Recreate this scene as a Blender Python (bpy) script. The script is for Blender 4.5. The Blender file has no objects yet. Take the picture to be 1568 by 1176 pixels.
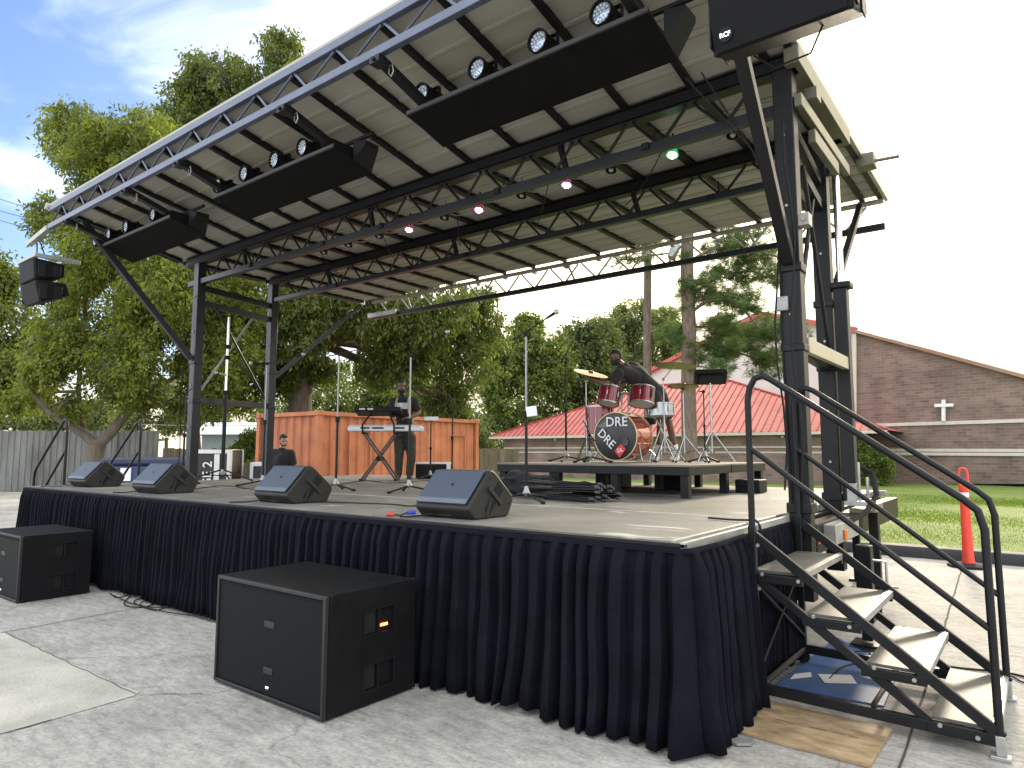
import bpy, bmesh, math, random
import numpy as np
from mathutils import Vector as V, Matrix, Euler, noise
random.seed(4); rng=np.random.default_rng(4)
scn=bpy.context.scene; col=scn.collection
R=math.radians; PI=math.pi
# ---------------------------------------------------------------- camera frame (used to measure real positions at a given depth)
CAM=V((1.56,-3.58,1.6)); FPX=1039.0; PITCH=R(5.69); YAW=R(37.6)
cf=V((-math.sin(YAW)*math.cos(PITCH),math.cos(YAW)*math.cos(PITCH),math.sin(PITCH)))
ca=V((math.cos(YAW),math.sin(YAW),0)); cb=ca.cross(cf)
def ray(px,py): return ca*((px-784)/FPX)-cb*((py-588)/FPX)+cf
def P(px,py,d): return CAM+ray(px,py)*d
def PZ(px,py,z):
    r=ray(px,py); return CAM+r*((z-CAM.z)/r.z)
def PY(px,py,y):
    r=ray(px,py); return CAM+r*((y-CAM.y)/r.y)
def PX(px,py,x):
    r=ray(px,py); return CAM+r*((x-CAM.x)/r.x)
def G(px,d,z=0.0):
    p=P(px,690,d); return V((p.x,p.y,z))
S=1.1      # height of the stage deck
# ---------------------------------------------------------------- materials
MATS={}
def nt(name):
    m=bpy.data.materials.new(name); m.use_nodes=True; t=m.node_tree
    return m,t,t.nodes['Principled BSDF'],t.nodes.new('ShaderNodeTexCoord')
def M(name,c,rough=.6,metal=0,var=.12,sc=6,bump=0,bsc=None,c2=None,spec=None,coat=0,stretch=None,emit=None):
    if name in MATS: return MATS[name]
    m,t,b,tc=nt(name); L=t.links.new
    b.inputs['Roughness'].default_value=rough; b.inputs['Metallic'].default_value=metal
    if spec is not None: b.inputs['Specular IOR Level'].default_value=spec
    if coat: b.inputs['Coat Weight'].default_value=coat
    src=tc.outputs['Object']
    if stretch:
        mp=t.nodes.new('ShaderNodeMapping'); mp.inputs['Scale'].default_value=stretch; L(src,mp.inputs[0]); src=mp.outputs[0]
    n=t.nodes.new('ShaderNodeTexNoise'); n.inputs['Scale'].default_value=sc; n.inputs['Detail'].default_value=6; n.inputs['Roughness'].default_value=.65
    L(src,n.inputs['Vector'])
    rp=t.nodes.new('ShaderNodeValToRGB'); rp.color_ramp.elements[0].position=.3; rp.color_ramp.elements[1].position=.7
    k=1-var; rp.color_ramp.elements[0].color=(*[x*k for x in c],1)
    d=c2 or [min(1,x*(1+var)) for x in c]; rp.color_ramp.elements[1].color=(*d,1)
    L(n.outputs[0],rp.inputs[0]); L(rp.outputs[0],b.inputs['Base Color'])
    rr=t.nodes.new('ShaderNodeMapRange'); rr.inputs[3].default_value=max(0.03,rough-.08); rr.inputs[4].default_value=min(1,rough+.1)
    L(n.outputs[0],rr.inputs[0]); L(rr.outputs[0],b.inputs['Roughness'])
    if bump:
        n2=t.nodes.new('ShaderNodeTexNoise'); n2.inputs['Scale'].default_value=bsc or sc*6; n2.inputs['Detail'].default_value=5
        L(src,n2.inputs['Vector']); bp=t.nodes.new('ShaderNodeBump'); bp.inputs['Strength'].default_value=bump; bp.inputs['Distance'].default_value=.02
        L(n2.outputs[0],bp.inputs['Height']); L(bp.outputs[0],b.inputs['Normal'])
    if emit:
        b.inputs['Emission Color'].default_value=(*emit[0],1); b.inputs['Emission Strength'].default_value=emit[1]
    MATS[name]=m; return m
black_steel=M('black_steel',(.008,.0083,.0095),.42,.0,.25,5,.08,spec=.24)
dark_steel=M('dark_steel',(.011,.0113,.0125),.42,.05,.3,4,.08,spec=.25)
truss_grey=M('truss_paint',(.015,.017,.023),.34,.1,.3,4,.05,spec=.38)
alu=M('aluminium',(.36,.355,.33),.42,.6,.2,9,.08)
alu_dull=M('dull_aluminium',(.36,.36,.34),.5,.6,.25,5,.1)
tread_m=M('tread_plate',(.095,.092,.078),.55,.0,.35,4,.1,stretch=(1,4,1),spec=.3)
chrome=M('chrome',(.7,.7,.7),.14,1,.1,10)
plastic=M('black_plastic',(.006,.006,.0065),.5,0,.2,30,.25,300,spec=.22)
cab_paint=M('speaker_cabinet_paint',(.0050,.0051,.0055),.6,0,.45,4,.35,250,spec=.16)
grille_m=M('speaker_grille',(.0048,.005,.006),.6,0,.15,60,.3,500,spec=.14)
wedge_grille=M('monitor_grille',(.05,.065,.095),.42,.4,.12,40,.15,500)
rubber=M('rubber',(.006,.006,.006),.9,0,.2,20)
board_m=M('black_board',(.0055,.0055,.0057),.85,0,.3,3,.1,c2=(.008,.008,.008),spec=.12)
white_pl=M('white_plastic',(.72,.72,.70),.35,0,.05,10)
sheet_m=M('roof_sheet',(.34,.33,.285),.6,0,.12,1.2,.05,20,stretch=(1,3,1))
cloth_skirt=M('skirt_cloth',(.0072,.0076,.0118),.95,0,.3,3,.35,60,spec=.06)
led_glass=M('lamp_lens',(.45,.55,.75),.12,.5,.5,60)
wood_ply=M('plywood',(.27,.18,.09),.65,0,.45,5,.1,c2=(.42,.30,.17),stretch=(1,2.2,1))
orange_paint=M('container_paint',(.40,.125,.05),.6,0,.25,1.5,.1,30,c2=(.52,.18,.075))
stand_chrome=M('stand_chrome',(.22,.22,.22),.3,.8,.2,10)
kit_chrome=M('kit_chrome',(.34,.35,.34),.22,.9,.2,10)
orange_dark=M('container_seal',(.05,.04,.035),.7)
brick_cols={}
def brick(name,c1,c2,mortar,scale=1.0,rot=0):
    m,t,b,tc=nt(name); L=t.links.new
    mp=t.nodes.new('ShaderNodeMapping'); mp.inputs['Rotation'].default_value=(R(90),0,rot); mp.inputs['Scale'].default_value=(scale,)*3
    # wall coordinates : along the wall, height
    sx=t.nodes.new('ShaderNodeSeparateXYZ'); L(tc.outputs['Object'],sx.inputs[0]); cx=t.nodes.new('ShaderNodeCombineXYZ')
    L(sx.outputs[0],cx.inputs[0]); L(sx.outputs[2],cx.inputs[1])
    br=t.nodes.new('ShaderNodeTexBrick'); br.inputs['Scale'].default_value=1; br.inputs['Brick Width'].default_value=.42; br.inputs['Row Height'].default_value=.14; br.inputs['Mortar Size'].default_value=.009
    br.inputs['Color1'].default_value=(*c1,1); br.inputs['Color2'].default_value=(*c2,1); br.inputs['Mortar'].default_value=(*mortar,1); br.inputs['Bias'].default_value=0
    L(cx.outputs[0],br.inputs['Vector'])
    n=t.nodes.new('ShaderNodeTexNoise'); n.inputs['Scale'].default_value=.9; n.inputs['Detail'].default_value=8; L(tc.outputs['Object'],n.inputs['Vector'])
    mx=t.nodes.new('ShaderNodeMix'); mx.data_type='RGBA'; mx.blend_type='MULTIPLY'; mx.inputs[0].default_value=.7
    rp=t.nodes.new('ShaderNodeValToRGB'); rp.color_ramp.elements[0].color=(.6,.6,.6,1); rp.color_ramp.elements[1].color=(1.15,1.1,1.1,1); rp.color_ramp.elements[0].position=.35; rp.color_ramp.elements[1].position=.65
    L(n.outputs[0],rp.inputs[0]); L(br.outputs[0],mx.inputs[6]); L(rp.outputs[0],mx.inputs[7]); L(mx.outputs[2],b.inputs['Base Color'])
    bp=t.nodes.new('ShaderNodeBump'); bp.inputs['Strength'].default_value=.4; bp.inputs['Distance'].default_value=.02; bp.invert=True
    L(br.outputs[1],bp.inputs['Height']); L(bp.outputs[0],b.inputs['Normal']); b.inputs['Roughness'].default_value=.85
    return m
brick_red=brick('brick_brown',(.155,.103,.082),(.235,.162,.13),(.25,.21,.18))
brick_grey=brick('brick_taupe',(.20,.14,.12),(.29,.20,.17),(.28,.24,.21))
def leafmat(name,dark,light,trans=.4):
    m=bpy.data.materials.new(name); m.use_nodes=True; t=m.node_tree; L=t.links.new; t.nodes.clear()
    o=t.nodes.new('ShaderNodeOutputMaterial'); at=t.nodes.new('ShaderNodeAttribute'); at.attribute_name='tint'
    rp=t.nodes.new('ShaderNodeValToRGB'); rp.color_ramp.elements[0].color=(*dark,1); rp.color_ramp.elements[1].color=(*light,1)
    L(at.outputs['Fac'],rp.inputs[0])
    d=t.nodes.new('ShaderNodeBsdfPrincipled'); d.inputs['Roughness'].default_value=.55; tr=t.nodes.new('ShaderNodeBsdfTranslucent')
    br=t.nodes.new('ShaderNodeMix'); br.data_type='RGBA'; br.blend_type='MULTIPLY'; br.inputs[0].default_value=1; br.inputs[7].default_value=(1.5,1.6,.6,1)
    L(rp.outputs[0],br.inputs[6]); L(br.outputs[2],tr.inputs[0]); L(rp.outputs[0],d.inputs['Base Color'])
    mx=t.nodes.new('ShaderNodeMixShader'); mx.inputs[0].default_value=trans; L(d.outputs[0],mx.inputs[1]); L(tr.outputs[0],mx.inputs[2]); L(mx.outputs[0],o.inputs[0])
    MATS[name]=m; return m
leaf_a=leafmat('leaf_pecan',(.052,.072,.011),(.225,.255,.038),.5)
leaf_b=leafmat('leaf_oak',(.038,.056,.012),(.16,.19,.035),.48)
leaf_c=leafmat('leaf_bright',(.06,.095,.02),(.20,.24,.055),.45)
leaf_far=leafmat('leaf_far',(.06,.085,.03),(.17,.20,.065),.4)
leaf_warm=leafmat('leaf_warm',(.09,.12,.05),(.22,.24,.09),.5)
needle_m=leafmat('pine_needles',(.05,.09,.025),(.14,.19,.06),.35)
bark=M('bark',(.12,.09,.07),.9,0,.45,4,.7,25,stretch=(3,3,.6))
bark_light=M('bark_pale',(.13,.105,.08),.9,0,.35,3,.6,20,stretch=(3,3,.6))
bark_pine=M('bark_pine',(.16,.115,.09),.9,0,.5,5,.8,18,stretch=(2.5,2.5,.5))
# ---------------------------------------------------------------- object helpers
def tag(o,label=None,cat=None,group=None,kind=None):
    if label: o['label']=label
    if cat: o['category']=cat
    if group: o['group']=group
    if kind: o['kind']=kind
    return o
def thing(name,label,cat,loc=(0,0,0),group=None,rz=0):
    o=bpy.data.objects.new(name,None); col.objects.link(o); o.location=loc; o.rotation_euler=(0,0,rz); o.empty_display_size=.2
    return tag(o,label,cat,group)
def wloc(o):
    v=V((0,0,0))
    while o: v+=o.location; o=o.parent
    return v
def link(name,me,m,parent=None,smooth=True,bevel=0):
    o=bpy.data.objects.new(name,me); col.objects.link(o)
    if m is not None and not me.materials: me.materials.append(m)
    if parent: o.parent=parent
    if bevel:
        b=o.modifiers.new('bevel','BEVEL'); b.width=bevel; b.segments=2; b.limit_method='ANGLE'; b.angle_limit=R(40)
    if smooth: me.shade_smooth(); me.set_sharp_from_angle(angle=R(38))
    return o
class MB:
    def __init__(s): s.v=[]; s.f=[]
    def add(s,vs,fs):
        n=len(s.v); s.v+= [V(v) for v in vs]; s.f+=[tuple(i+n for i in f) for f in fs]; return s
    def box(s,a,b,rot=None,piv=None):
        x0,y0,z0=a; x1,y1,z1=b
        vs=[V((x,y,z)) for z in (z0,z1) for x,y in ((x0,y0),(x1,y0),(x1,y1),(x0,y1))]
        if rot is not None:
            c=V(piv) if piv is not None else (V(a)+V(b))/2; vs=[rot@(v-c)+c for v in vs]
        return s.add(vs,[(3,2,1,0),(4,5,6,7),(0,1,5,4),(1,2,6,5),(2,3,7,6),(3,0,4,7)])
    def beam(s,p,q,w,h,up=(0,0,1)):
        p=V(p);q=V(q);d=(q-p).normalized(); u=V(up)
        if abs(d.dot(u))>.98: u=V((1,0,0)) if abs(d.x)<.9 else V((0,1,0))
        x=d.cross(u).normalized(); y=x.cross(d)
        vs=[e+x*i*w/2+y*j*h/2 for e in (p,q) for i,j in ((-1,-1),(1,-1),(1,1),(-1,1))]
        return s.add(vs,[(3,2,1,0),(4,5,6,7),(0,1,5,4),(1,2,6,5),(2,3,7,6),(3,0,4,7)])
    def tube(s,pts,r,n=10,r2=None,cap=True):
        pts=[V(p) for p in pts]; N=len(pts); 
        if not isinstance(r,(list,tuple)): r2=r if r2 is None else r2; r=[r+(r2-r)*i/(N-1) for i in range(N)]
        vs=[];prev=None
        for i,p in enumerate(pts):
            d=((pts[min(i+1,N-1)]-pts[max(i-1,0)])).normalized()
            if prev is None:
                u=V((0,0,1)) if abs(d.z)<.9 else V((1,0,0)); x=d.cross(u).normalized()
            else:
                x=(prev-d*prev.dot(d)).normalized()
            prev=x; y=d.cross(x)
            for k in range(n):
                a=2*PI*k/n; vs.append(p+(x*math.cos(a)+y*math.sin(a))*r[i])
        fs=[(i*n+k,i*n+(k+1)%n,(i+1)*n+(k+1)%n,(i+1)*n+k) for i in range(N-1) for k in range(n)]
        if cap: fs+=[tuple(range(n))[::-1],tuple((N-1)*n+k for k in range(n))]
        return s.add(vs,fs)
    def lathe(s,base,axis,prof,n=24,cap=True,loop=False):
        base=V(base); d=V(axis).normalized(); u=V((0,0,1)) if abs(d.z)<.9 else V((1,0,0)); x=d.cross(u).normalized(); y=d.cross(x)
        vs=[base+d*h+(x*math.cos(2*PI*k/n)+y*math.sin(2*PI*k/n))*r for h,r in prof for k in range(n)]; N=len(prof)
        fs=[(i*n+k,i*n+(k+1)%n,(i+1)*n+(k+1)%n,(i+1)*n+k) for i in range(N-1) for k in range(n)]
        if loop: fs+=[((N-1)*n+k,(N-1)*n+(k+1)%n,(k+1)%n,k) for k in range(n)]
        elif cap: fs+=[tuple(range(n))[::-1],tuple((N-1)*n+k for k in range(n))]
        return s.add(vs,fs)
    def prism(s,prof,x0,x1,axis=0):
        # profile in the two other axes, extruded along axis
        def mk(t,a,b): return (t,a,b) if axis==0 else ((a,t,b) if axis==1 else (a,b,t))
        n=len(prof); vs=[mk(x0,*p) for p in prof]+[mk(x1,*p) for p in prof]
        return s.add(vs,[tuple(range(n))[::-1],tuple(range(n,2*n))]+[(i,(i+1)%n,(i+1)%n+n,i+n) for i in range(n)])
    def ball(s,c,r,n=12,sc=(1,1,1)):
        c=V(c); m=n//2; vs=[c+V((0,0,-r*sc[2]))]
        for i in range(1,m):
            t=-PI/2+PI*i/m
            vs+=[c+V((r*sc[0]*math.cos(t)*math.cos(2*PI*k/n),r*sc[1]*math.cos(t)*math.sin(2*PI*k/n),r*sc[2]*math.sin(t))) for k in range(n)]
        vs.append(c+V((0,0,r*sc[2]))); e=len(vs)-1
        fs=[(0,1+(k+1)%n,1+k) for k in range(n)]+[(1+i*n+k,1+i*n+(k+1)%n,1+(i+1)*n+(k+1)%n,1+(i+1)*n+k) for i in range(m-2) for k in range(n)]
        fs+=[(e,1+(m-2)*n+k,1+(m-2)*n+(k+1)%n) for k in range(n)]
        return s.add(vs,fs)
    def quad(s,a,b,c,d): return s.add([a,b,c,d],[(0,1,2,3)])
    def rot(s,Mx,c=(0,0,0)):
        c=V(c); s.v=[Mx@(v-c)+c for v in s.v]; return s
    def mesh(s,name,off=V((0,0,0))):
        me=bpy.data.meshes.new(name); me.from_pydata([tuple(v-off) for v in s.v],[],s.f); me.update()
        bm=bmesh.new(); bm.from_mesh(me); bmesh.ops.recalc_face_normals(bm,faces=bm.faces); bm.to_mesh(me); bm.free(); return me
    def build(s,name,m,parent=None,bevel=0,smooth=True,label=None):
        o=link(name,s.mesh(name,wloc(parent)),m,parent,smooth,bevel)
        if label: o['label']=label
        return o
def build_split(mb,name,m,parent,bevel=0,gap=.006):
    """every separate lump becomes a part of its own"""
    par=list(range(len(mb.v)))
    def fd(i):
        while par[i]!=i: par[i]=par[par[i]]; i=par[i]
        return i
    for f in mb.f:
        for k in f[1:]: par[fd(k)]=fd(f[0])
    comp={}
    for i in range(len(mb.v)): comp.setdefault(fd(i),[]).append(i)
    L_=[(set(c),[min(mb.v[i][k] for i in c)-gap for k in range(3)],[max(mb.v[i][k] for i in c)+gap for k in range(3)]) for c in comp.values()]
    ch_=True
    while ch_:
        ch_=False; out=[]
        for c in L_:
            for j,o in enumerate(out):
                if all(c[1][k]<=o[2][k] and o[1][k]<=c[2][k] for k in range(3)):
                    out[j]=(o[0]|c[0],[min(a,b) for a,b in zip(o[1],c[1])],[max(a,b) for a,b in zip(o[2],c[2])]); ch_=True; break
            else: out.append(c)
        L_=out
    r=[]
    for c,_,_ in L_:
        ids=sorted(c); mp={i:k for k,i in enumerate(ids)}; q=MB(); q.v=[mb.v[i] for i in ids]; q.f=[tuple(mp[i] for i in f) for f in mb.f if f[0] in c]; r.append(q.build(name,m,parent,bevel))
    return r
def single(name,mb,m,loc,label,cat,group=None,kind=None,bevel=0,smooth=True):
    loc=V(loc); o=link(name,mb.mesh(name,loc),m,None,smooth,bevel); o.location=loc; return tag(o,label,cat,group,kind)
def copy_tree(o,parent=None):
    c=o.copy(); col.objects.link(c)
    if parent: c.parent=parent; c.matrix_parent_inverse=o.matrix_parent_inverse
    for ch in [x for x in list(col.objects) if x.parent==o]: copy_tree(ch,c)
    return c
def text(body,size,m,parent,name,mat4,depth=.002):
    cu=bpy.data.curves.new(name,'FONT'); cu.body=body; cu.size=size; cu.extrude=depth; cu.align_x='CENTER'; cu.align_y='CENTER'; cu.resolution_u=3; cu.offset=size*.012
    t=bpy.data.objects.new(name,cu); col.objects.link(t); dg=bpy.context.evaluated_depsgraph_get()
    me=bpy.data.meshes.new_from_object(t.evaluated_get(dg)); col.objects.unlink(t); bpy.data.objects.remove(t)
    me.transform(Matrix.Translation(-wloc(parent))@mat4); me.materials.clear(); me.name=name
    return link(name,me,m,parent,False)
def frame(origin,x,y):
    x=V(x).normalized(); y=V(y); y=(y-x*y.dot(x)).normalized(); z=x.cross(y)
    m=Matrix((x,y,z)).transposed().to_4x4(); m.translation=V(origin); return m
# ---------------------------------------------------------------- the setting
def concrete_mat():
    m,t,b,tc=nt('concrete_lot'); L=t.links.new; N=t.nodes.new; O=tc.outputs['Object']
    def noise_(sc,det=8,ro=.65,st=None):
        n=N('ShaderNodeTexNoise'); n.inputs['Scale'].default_value=sc; n.inputs['Detail'].default_value=det; n.inputs['Roughness'].default_value=ro
        if st:
            mp=N('ShaderNodeMapping'); mp.inputs['Scale'].default_value=st; mp.inputs['Rotation'].default_value=(0,0,R(12)); L(O,mp.inputs[0]); L(mp.outputs[0],n.inputs[0])
        else: L(O,n.inputs[0])
        return n.outputs[0]
    def ramp(a,stops):
        r=N('ShaderNodeValToRGB'); e=r.color_ramp.elements; e[0].position,e[0].color=stops[0][0],(*stops[0][1],1); e[1].position,e[1].color=stops[-1][0],(*stops[-1][1],1)
        for p_,c_ in stops[1:-1]: q=e.new(p_); q.color=(*c_,1)
        L(a,r.inputs[0]); return r.outputs[0]
    def mix(a,c,f,mode='MULTIPLY'):
        x=N('ShaderNodeMix'); x.data_type='RGBA'; x.blend_type=mode
        if isinstance(f,float): x.inputs[0].default_value=f
        else: L(f,x.inputs[0])
        L(a,x.inputs[6]); L(c,x.inputs[7]); return x.outputs[2]
    big=ramp(noise_(.55,9,.7),[(.3,(.20,.19,.168)),(.48,(.325,.312,.282)),(.68,(.44,.424,.378))])
    worn=ramp(noise_(6,10,.75,(1,2.6,1)),[(.35,(.5,.5,.51)),(.52,(.95,.95,.95)),(.7,(1.35,1.33,1.28))])
    fine=ramp(noise_(38,6,.7),[(.3,(.5,.5,.52)),(.5,(1,1,1)),(.7,(1.4,1.4,1.36))])
    c=mix(mix(big,worn,.75),fine,.6)
    # aggregate pits
    vo=N('ShaderNodeTexVoronoi'); vo.inputs['Scale'].default_value=55; L(O,vo.inputs[0]); pit=ramp(vo.outputs['Distance'],[(.05,(.5,.5,.5)),(.22,(1,1,1))]); c=mix(c,pit,.3)
    # wandering cracks
    mp=N('ShaderNodeMapping'); nn=N('ShaderNodeTexNoise'); nn.inputs['Scale'].default_value=1.5; nn.inputs['Detail'].default_value=6; L(O,nn.inputs[0])
    ad=N('ShaderNodeMix'); ad.data_type='RGBA'; ad.blend_type='LINEAR_LIGHT'; ad.inputs[0].default_value=.35; L(O,ad.inputs[6]); L(nn.outputs['Color'],ad.inputs[7])
    vc=N('ShaderNodeTexVoronoi'); vc.feature='DISTANCE_TO_EDGE'; vc.inputs['Scale'].default_value=.33; L(ad.outputs[2],vc.inputs[0])
    cr=ramp(vc.outputs['Distance'],[(.0,(.4,.39,.38)),(.002,(.65,.65,.65)),(.0045,(1,1,1))]); c=mix(c,cr,.6)
    L(c,b.inputs['Base Color']); b.inputs['Roughness'].default_value=.82
    bp=N('ShaderNodeBump'); bp.inputs['Strength'].default_value=.55; bp.inputs['Distance'].default_value=.012; L(noise_(30,8,.75),bp.inputs['Height']); L(bp.outputs[0],b.inputs['Normal'])
    return m
conc=concrete_mat()
patch_m=M('patch_concrete',(.37,.355,.30),.85,0,.25,1.6,.4,45,c2=(.50,.48,.41))
g=MB().quad((-400,-60,0),(200,-60,0),(200,600,0),(-400,600,0)); single('ground',g,conc,(0,0,0),'worn grey concrete parking lot','ground',kind='structure')
# grass lawn beyond the kerb
m,t,b,tc=nt('lawn_grass'); L=t.links.new
n1=t.nodes.new('ShaderNodeTexNoise'); n1.inputs['Scale'].default_value=.7; n1.inputs['Detail'].default_value=8
n2=t.nodes.new('ShaderNodeTexNoise'); n2.inputs['Scale'].default_value=30; n2.inputs['Detail'].default_value=8
mp=t.nodes.new('ShaderNodeMath'); mp.operation='MULTIPLY_ADD'; mp.inputs[1].default_value=.5
for n in (n1,n2): L(tc.outputs['Object'],n.inputs[0])
L(n1.outputs[0],mp.inputs[0]); mh=t.nodes.new('ShaderNodeMath'); mh.operation='MULTIPLY'; mh.inputs[1].default_value=.5; L(n2.outputs[0],mh.inputs[0]); L(mh.outputs[0],mp.inputs[2])
rp=t.nodes.new('ShaderNodeValToRGB'); rp.color_ramp.elements[0].position=.35; rp.color_ramp.elements[1].position=.65
rp.color_ramp.elements[0].color=(.085,.135,.012,1); rp.color_ramp.elements[1].color=(.17,.225,.03,1); L(mp.outputs[0],rp.inputs[0]); L(rp.outputs[0],b.inputs['Base Color']); b.inputs['Roughness'].default_value=.8
bp=t.nodes.new('ShaderNodeBump'); bp.inputs['Distance'].default_value=.05; L(n2.outputs[0],bp.inputs['Height']); L(bp.outputs[0],b.inputs['Normal'])
lawn_m=m
g=MB()
nx,ny=60,40
vs=[];fs=[]
for j in range(ny+1):
    for i in range(nx+1):
        x=-22+i*(82)/nx; y=8.75+(j/ny)**1.6*70; vs.append((x,y,.10+.05*noise.noise((x*.3,y*.3,0))))
fs=[(j*(nx+1)+i,j*(nx+1)+i+1,(j+1)*(nx+1)+i+1,(j+1)*(nx+1)+i) for j in range(ny) for i in range(nx)]
g.add(vs,fs); single('lawn',g,lawn_m,(0,0,0),'green lawn beyond the kerb','lawn',kind='structure')
# grass blades on the near lawn
def blades(n,x0,x1,y0,y1):
    x=rng.uniform(x0,x1,n); y=y0+(y1-y0)*rng.random(n)**1.7; h=rng.uniform(-.005,.03,n); a=rng.uniform(0,6.28,n); w=.006+.0012*(y-y0)
    z=np.full(n,.11)
    v=np.empty((n,3,3)); dx=np.cos(a)*w; dy=np.sin(a)*w
    v[:,0]=np.stack([x-dx,y-dy,z-.03],1); v[:,1]=np.stack([x+dx,y+dy,z-.03],1); v[:,2]=np.stack([x+rng.normal(0,.02,n),y+rng.normal(0,.02,n),z+h],1)
    return v
def fastmesh(name,v,k,tint=None):
    n=len(v); me=bpy.data.meshes.new(name); me.vertices.add(n*k); me.vertices.foreach_set('co',v.reshape(-1).astype(np.float32))
    me.loops.add(n*k); me.loops.foreach_set('vertex_index',np.arange(n*k,dtype=np.int32)); me.polygons.add(n)
    me.polygons.foreach_set('loop_start',np.arange(0,n*k,k,dtype=np.int32)); me.update(calc_edges=True)
    if tint is not None:
        a=me.attributes.new('tint','FLOAT','POINT'); a.data.foreach_set('value',np.repeat(tint,k).astype(np.float32))
    return me
grass_m=leafmat('grass_blade',(.09,.145,.014),(.19,.25,.035),.35)
v=blades(90000,-3,9,8.85,24); me=fastmesh('grass',v,3,rng.random(len(v)))
o=link('grass',me,grass_m,smooth=False); tag(o,'short grass blades growing on the lawn behind the kerb','grass',kind='stuff')
kerb_m=M('kerb_black',(.03,.03,.032),.7,0,.3,4,.2)
k=MB(); prof=[(8.45,0),(8.45,.10),(8.49,.16),(8.6,.18),(8.72,.16),(8.76,.06),(8.76,0)]; k.prism(prof,-22,60)
single('kerb',k,kerb_m,(0,8.5,0),'dark kerb along the lawn edge','kerb',kind='structure')
# slab joints and the paler slab
pm=MB(); pm.quad((-3.24,-1.42,.004),(-3.24,-9,.004),(-14,-9,.004),(-14,-1.42,.004))
pv=[(-3.24,-1.42),(-3.29,-1.36),(-3.6,-1.39),(-4.1,-1.38),(-4.5,-1.41),(-5.0,-1.40),(-5.5,-1.42),(-5.79,-1.41),(-6.3,-1.45),(-14,-1.5),(-14,-9),(-3.22,-9),(-3.19,-4),(-3.24,-2.6),(-3.20,-2.0)]
pm=MB().add([(x,y,.004) for x,y in pv],[tuple(range(len(pv)))[::-1]]); single('concrete_slab',pm,patch_m,(-5,-3,0),'paler repaired concrete slab','slab',kind='structure')
jm=M('joint_dirt',(.05,.045,.04),.95,0,.4,12); j=MB()
def strip(pts,w,z=.007):
    for a,b_ in zip(pts[:-1],pts[1:]):
        a=V((*a,z));b_=V((*b_,z)); d=(b_-a).normalized(); n=V((-d.y,d.x,0))*w/2; j.quad(a-n,b_-n,b_+n,a+n)
def wob(a,b,n,amp):
    return [(a[0]+(b[0]-a[0])*i/n+random.uniform(-amp,amp),a[1]+(b[1]-a[1])*i/n+random.uniform(-amp,amp)) for i in range(n+1)]
strip(wob((.96,-1),(.84,2.6),24,.004),.013); strip(wob((.84,2.6),(.62,8.4),30,.005),.014)
strip(wob((-5.8,-1.44),(-5.86,.1),16,.004),.012); strip(wob((-5.79,-1.41),(-3.27,-1.4),26,.008),.006); strip(wob((-3.2,-1.9),(-3.22,-4),10,.01),.008)
strip(wob((-3.22,-1.38),(-2.9,-1.12),8,.015),.006); strip(wob((3.9,-3),(3.9,8.4),30,.01),.02); strip(wob((-14,-1.5),(-5.8,-1.44),20,.01),.012)
single('slab_joint',j,jm,(0,0,0),'dark dirt filled joints between the concrete slabs','joint',kind='structure',smooth=False)
ym=M('faded_line_paint',(.42,.30,.10),.85,0,.6,9,c2=(.33,.32,.29)); yb=MB().quad((1.42,5.2,.006),(1.54,5.2,.006),(1.54,8.4,.006),(1.42,8.4,.006)).quad((4.4,4.2,.006),(4.52,4.2,.006),(4.52,8.4,.006),(4.4,8.4,.006))
single('parking_line',yb,ym,(1.5,7,0),'faded yellow parking line','line',kind='structure',smooth=False)
# ================================================================ MOBILE STAGE
YA,YB,YC,YD=.09,2.12,3.74,6.18; XL,XR=-9.5,.06; WL,WR=-10.2,.17
st=thing('mobile_stage','black steel mobile stage with pale ribbed canopy roof held on four posts','stage',(-5,3,0))
deck_m=M('deck_surface',(.125,.122,.112),.6,0,.2,1.3,.25,60,c2=(.19,.186,.17),spec=.3)
def scuffs(m,scale,stretch,lo,hi,colr):
    t=m.node_tree; L=t.links.new; b=t.nodes['Principled BSDF']; src=b.inputs['Base Color'].links[0].from_socket; tc=t.nodes.new('ShaderNodeTexCoord'); mp=t.nodes.new('ShaderNodeMapping'); mp.inputs['Scale'].default_value=stretch; L(tc.outputs['Object'],mp.inputs[0])
    n=t.nodes.new('ShaderNodeTexNoise'); n.inputs['Scale'].default_value=scale; n.inputs['Detail'].default_value=7; L(mp.outputs[0],n.inputs[0]); r=t.nodes.new('ShaderNodeMapRange'); r.inputs[1].default_value=lo; r.inputs[2].default_value=hi; L(n.outputs[0],r.inputs[0])
    x=t.nodes.new('ShaderNodeMix'); x.data_type='RGBA'; L(r.outputs[0],x.inputs[0]); L(src,x.inputs[6]); x.inputs[7].default_value=(*colr,1); L(x.outputs[2],b.inputs['Base Color'])
scuffs(deck_m,2.2,(1,2.6,1),.63,.72,(.40,.39,.35)); scuffs(deck_m,1.1,(1,1.4,1),.54,.75,(.07,.068,.062))
d=MB(); ys=[.03,1.63,3.75,6.3]
for a_,b_ in zip(ys[:-1],ys[1:]):
    for i in range(4):
        x0=-10.1+i*(10.0/4); d.box((x0+.004,a_+.004,1.04),(x0+2.5-.004,b_-.004,S))
build_split(d,'deck_panel',deck_m,st,.003,.0005)
e=MB()
for y in (1.63,3.75,4.9): e.box((-10.08,y-.018,S-.03),(-.12,y+.018,S+.003))
MB().box((-10.12,0,S-.03),(-.0,.0285,S-.006)).build('front_edge_trim',dark_steel,st,bevel=.003); e.box((-.10,.03,S-.05),(-.075,1.9,S+.006)); e.box((-.072,.03,S-.06),(-.03,1.95,S-.012)); e.box((-.03,.0,S-.06),(0,2.0,S+.002))
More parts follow.
